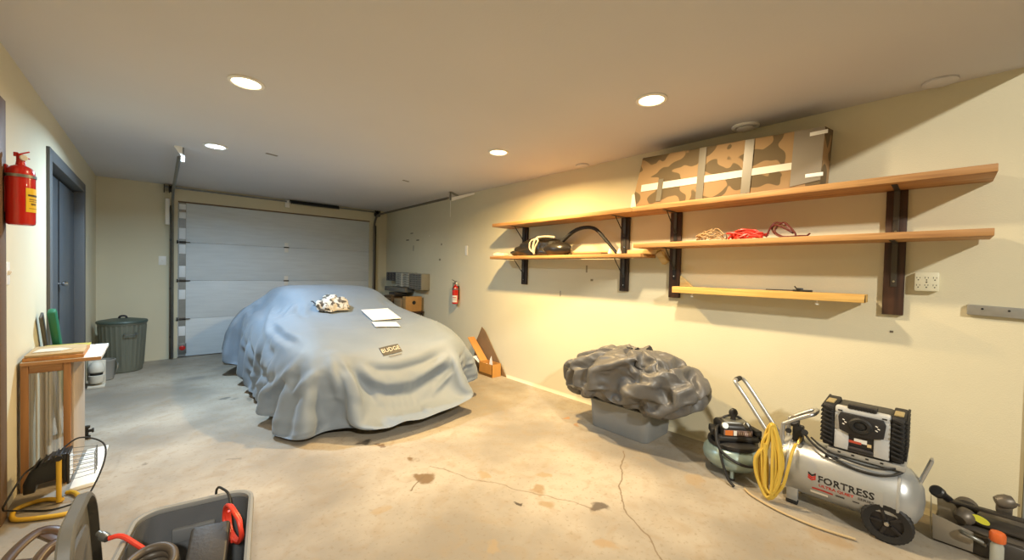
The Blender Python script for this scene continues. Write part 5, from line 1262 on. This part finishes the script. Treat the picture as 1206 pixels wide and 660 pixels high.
lw = B(MS).span((MX0+.004, .205, .381), (MX0+.018, .320, .412), .005).done('lower_grille', mat('grille_grey', '3a3739', .5), mt_)
B(MS).box((MX0+.0025, .262, .397), (.002, .09, .007)).done('slot', m_black, lw)
ws = B(MS).box((MX0+.0105, .262, .455), (.002, .05, .024)).done('warning_sticker', m_white, mt_, label='white sticker')
B(MS).box((MX0+.0103, .283, .442), (.0024, .05, .014)).done('red_band', mat('sticker_red', 'c5523c', .5), ws)
B(MS).box((MX0+.0100, .228, .440), (.0026, .016, .018)).done('yellow_square', mat('sticker_cream', 'e2c795', .5), ws)
# frame tubes
B().tube([(2.70, .62, .30), (2.70, .66, .33), (2.70, .78, .50), (2.70, .845, .588), (2.715, .868, .615), (2.745, .87, .618), (2.80, .87, .618), (2.83, .868, .615), (2.845, .845, .588), (2.845, .78, .50), (2.845, .66, .33), (2.845, .62, .30)], .0115, 10, smooth=4).done('push_handle', m_silver2, lc)
B().tube([(2.742, .870, .618), (2.803, .870, .618)], .0155, 12).done('handle_grip', m_black, lc)
B().tube([(2.69, .605, .29), (2.69, .600, .415), (2.69, .585, .440), (2.69, .50, .500), (2.695, .475, .515), (2.72, .462, .52), (2.80, .462, .52), (2.825, .475, .515), (2.83, .50, .50), (2.83, .585, .44), (2.83, .60, .415), (2.83, .605, .29)], .0115, 10, smooth=4).done('roll_bar', m_silver2, lc)
B().tube([(2.74, .045, .30), (2.74, .015, .40), (2.745, .012, .415), (2.78, .012, .415), (2.785, .015, .40), (2.785, .045, .30)], .007, 8, smooth=4).done('end_handle', m_silver2, lc)
mf = B().box((2.735, .535, .385), (.05, .05, .09), None, .008).box((2.73, .55, .44), (.04, .04, .04), None, .006).done('pressure_switch', m_blackp, lc)
B().lathe([(0, 0), (.024, 0), (.026, .004), (.026, .012), (0, .014)], (2.70, .545, .462), (-.8, .3, .5), 20).done('gauge', m_blackp, mf)
B().lathe([(0, 0), (.013, 0), (.016, .008), (.016, .022), (0, .024)], (2.71, .50, .405), (-.9, -.1, .3), 16).disc((2.70, .575, .395), (-.9, 0, .3), .014, .026, 12, .003).done('regulator_knob', m_black, mf)
B().tube([(2.715, .52, .37), (2.69, .52, .355), (2.675, .525, .34)], .009, 10, smooth=3).done('outlet_coupler', mat('brass', 'a58a4a', .3, .8), mf)
B().tube([(2.70, .50, .40), (2.66, .44, .36), (2.652, .36, .325), (2.645, .26, .305), (2.65, .16, .315), (2.69, .105, .345), (2.72, .13, .365)], .006, 8, smooth=5).tube([(2.70, .47, .39), (2.672, .40, .355), (2.662, .30, .335), (2.66, .20, .335), (2.68, .13, .352)], .005, 8, smooth=5).done('power_cord', m_black, lc)
# yellow hose hung on the roll bar
m_yhose = mat('yellow_hose', 'c9aa45', .45)
rg = random.Random(4); hp = []
for i in range(11*12+1):
    a = i/12*2*PI+.5; k = i/(11*12)
    w_ = .044+.020*math.sin(i//12*2.3+.4)+.006*math.sin(i*.7); hh = .205+.018*math.sin(i*1.3+1)-.03*abs(k-.5)
    s_ = math.sin(a); up = max(s_, 0)
    hp.append((2.595-.03*k+.02*up, .640-.02*k+w_*(1-.62*up)*math.cos(a)+rg.uniform(-.006, .006)+.028*(k-.5), .235+hh*s_))
B_ = B().tube(hp, .0078, 8, smooth=3)
B_.tube([(2.58, .60, .055), (2.575, .565, .12), (2.578, .545, .22), (2.603, .535, .305), (2.655, .53, .342)], .0082, 8, smooth=5)
tag(B_.done('yellow_air_hose', m_yhose, base=(2.65, .66, .1)), 'coiled yellow air hose hanging at the left end of the silver tank compressor', 'hose')
tag(B().tube([(2.60, .76, .010), (2.55, .70, .010), (2.50, .56, .010), (2.49, .40, .010), (2.52, .25, .010)], .006, 8, smooth=6).done('clear_hose', mat('tan_tube', 'b09c78', .5), base=(2.5, .5, 0)), 'thin tan tube lying on the floor before the silver compressor', 'hose')

# ------------------------------------------------------------------ bench machine at the lower right
GX, GY = 2.92, -.12
m_cast = mat('grey_cast_metal', '6e675e', .45, .5, noise=(14, .15)); m_dk = mat('dark_machine_paint', '3b3733', .4, .2)
gm = thing('bench_saw', (GX, GY, 0), 'dark bench machine with a round knob and yellow sticker, on the floor at lower right', 'machine')
B().hexa([(2.83, -.30, .004), (3.07, -.30, .004), (3.07, .0, .004), (2.83, .0, .004), (2.85, -.28, .095), (3.05, -.28, .095), (3.05, -.02, .095), (2.85, -.02, .095)], .008).done('base', m_dk, gm)
B().hexa([(2.835, -.02, .085), (2.86, -.30, .085), (3.06, -.30, .14), (3.05, -.01, .14), (2.835, -.02, .091), (2.86, -.30, .091), (3.06, -.30, .146), (3.05, -.01, .146)], .001).done('work_table', m_cast, gm)
B().hexa([(2.826, -.002, .012), (2.829, -.002, .012), (2.829, -.13, .012), (2.826, -.13, .012), (2.826, .004, .135), (2.829, .004, .135), (2.829, -.13, .105), (2.826, -.13, .105)], .001).done('front_plate', mat('pale_steel', '9b9488', .4, .5), gm)
B().hexa([(2.845, .005, .02), (2.855, .005, .02), (3.04, .012, .02), (3.03, .012, .02), (2.85, .005, .155), (2.86, .005, .155), (3.04, .012, .165), (3.03, .012, .165)], .001).done('side_plate', m_steel, gm)
B().lathe([(0, 0), (.022, .002), (.033, .014), (.036, .036), (.033, .058), (.02, .07), (0, .072)], (2.85, -.085, .135), (.5, -.3, .25), 28).done('motor_bell', m_cast, gm)
B().lathe([(0, -.02), (.036, -.018), (.042, .0), (.036, .02), (0, .022)], (2.99, -.11, .16), (1, 0, .1), 30).done('blade_guard', m_cast, gm)
B().bar((2.945, -.045, .178), (2.945, -.30, .186), .03, .014, .003).done('arm', m_dk, gm)
B().bar((2.925, -.08, .135), (2.925, -.30, .135), .012, .075, .004, up=(1, 0, .25)).done('body_cover', m_dk, gm)
st_ = B(); st_.lathe([(0, 0), (.030, 0), (.030, .001), (0, .0012)], (0, 0, 0), (0, 0, 1), 28)
for v in st_.bm.verts: v.co = Vector((2.866+.0, -.150-v.co.x*.95, .160+v.co.y*.55-v.co.x*.25)) if v.co.z < .0005 else Vector((2.8648, -.150-v.co.x*.95, .160+v.co.y*.55-v.co.x*.25))
st_.done('sticker', mat('yellow_sticker', 'e0e04a', .5), gm, label='yellow oval sticker')
B().tube([(2.95, -.05, .18), (2.925, -.035, .200), (2.90, -.02, .22)], .017, 12).done('knob_stem', m_blackp, gm)
B().lathe([(0, 0), (.024, 0), (.028, .006), (.028, .014), (.026, .018), (.028, .022), (.028, .030), (.022, .036), (0, .038)], (2.912, -.018, .212), (-.75, .35, .5), 28).done('round_knob', m_blackp, gm)
B().lathe([(0, -.03), (.022, -.028), (.03, -.01), (.032, .012), (.024, .03), (0, .032)], (2.985, -.225, .235), (.3, -.9, .3), 24).box((2.985, -.225, .205), (.03, .05, .05), None, .006).tube([(2.985, -.20, .235), (2.985, -.27, .238)], .006, 8).done('grinder_head', m_cast, gm)
B().tube([(2.80, -.155, .085), (2.79, -.125, .097), (2.80, -.098, .10), (2.83, -.095, .09), (2.845, -.12, .075), (2.835, -.17, .06)], .009, 10, smooth=4).done('clamp_handle', m_steel, gm)
bt_ = thing('spray_bottle', (2.795, -.197, 0), 'small clear bottle with an orange cap before the bench machine at the lower right', 'bottle')
BXY = (2.795, -.197)
bmt = bpy.data.materials.new('cloudy_bottle'); bmt.use_nodes = True; _q = bmt.node_tree.nodes['Principled BSDF']; _q.inputs['Base Color'].default_value = (.62, .64, .58, 1); _q.inputs['Roughness'].default_value = .15; _q.inputs['Alpha'].default_value = .55
B().lathe([(0, .002), (.019, .001), (.021, .006), (.021, .095), (.017, .106), (.015, .112), (0, .112)], (*BXY, 0), (0, 0, 1), 28).done('bottle', bmt, bt_)
B().lathe([(0, .1135), (.022, .1135), (.0245, .117), (.0245, .148), (.021, .156), (0, .157)], (*BXY, 0), (0, 0, 1), 28, lambda k, n, z: 1+(.03 if k % 2 else 0)).done('cap', mat('orange_cap', 'd2662f', .4), bt_, label='orange screw cap')

# ------------------------------------------------------------------ world and view
wd = bpy.data.worlds.new('world'); S.world = wd; wd.use_nodes = True
wd.node_tree.nodes['Background'].inputs[0].default_value = (.8, .85, 1, 1); wd.node_tree.nodes['Background'].inputs[1].default_value = .05
S.view_settings.view_transform = 'Standard'; S.view_settings.look = 'None'; S.view_settings.gamma = 1; S.view_settings.use_curve_mapping = False
S.view_settings.exposure = .5
S.cycles.use_denoising = True
S.cycles.max_bounces = 10; S.cycles.diffuse_bounces = 6; S.cycles.sample_clamp_indirect = 6
bpy.context.view_layer.update()
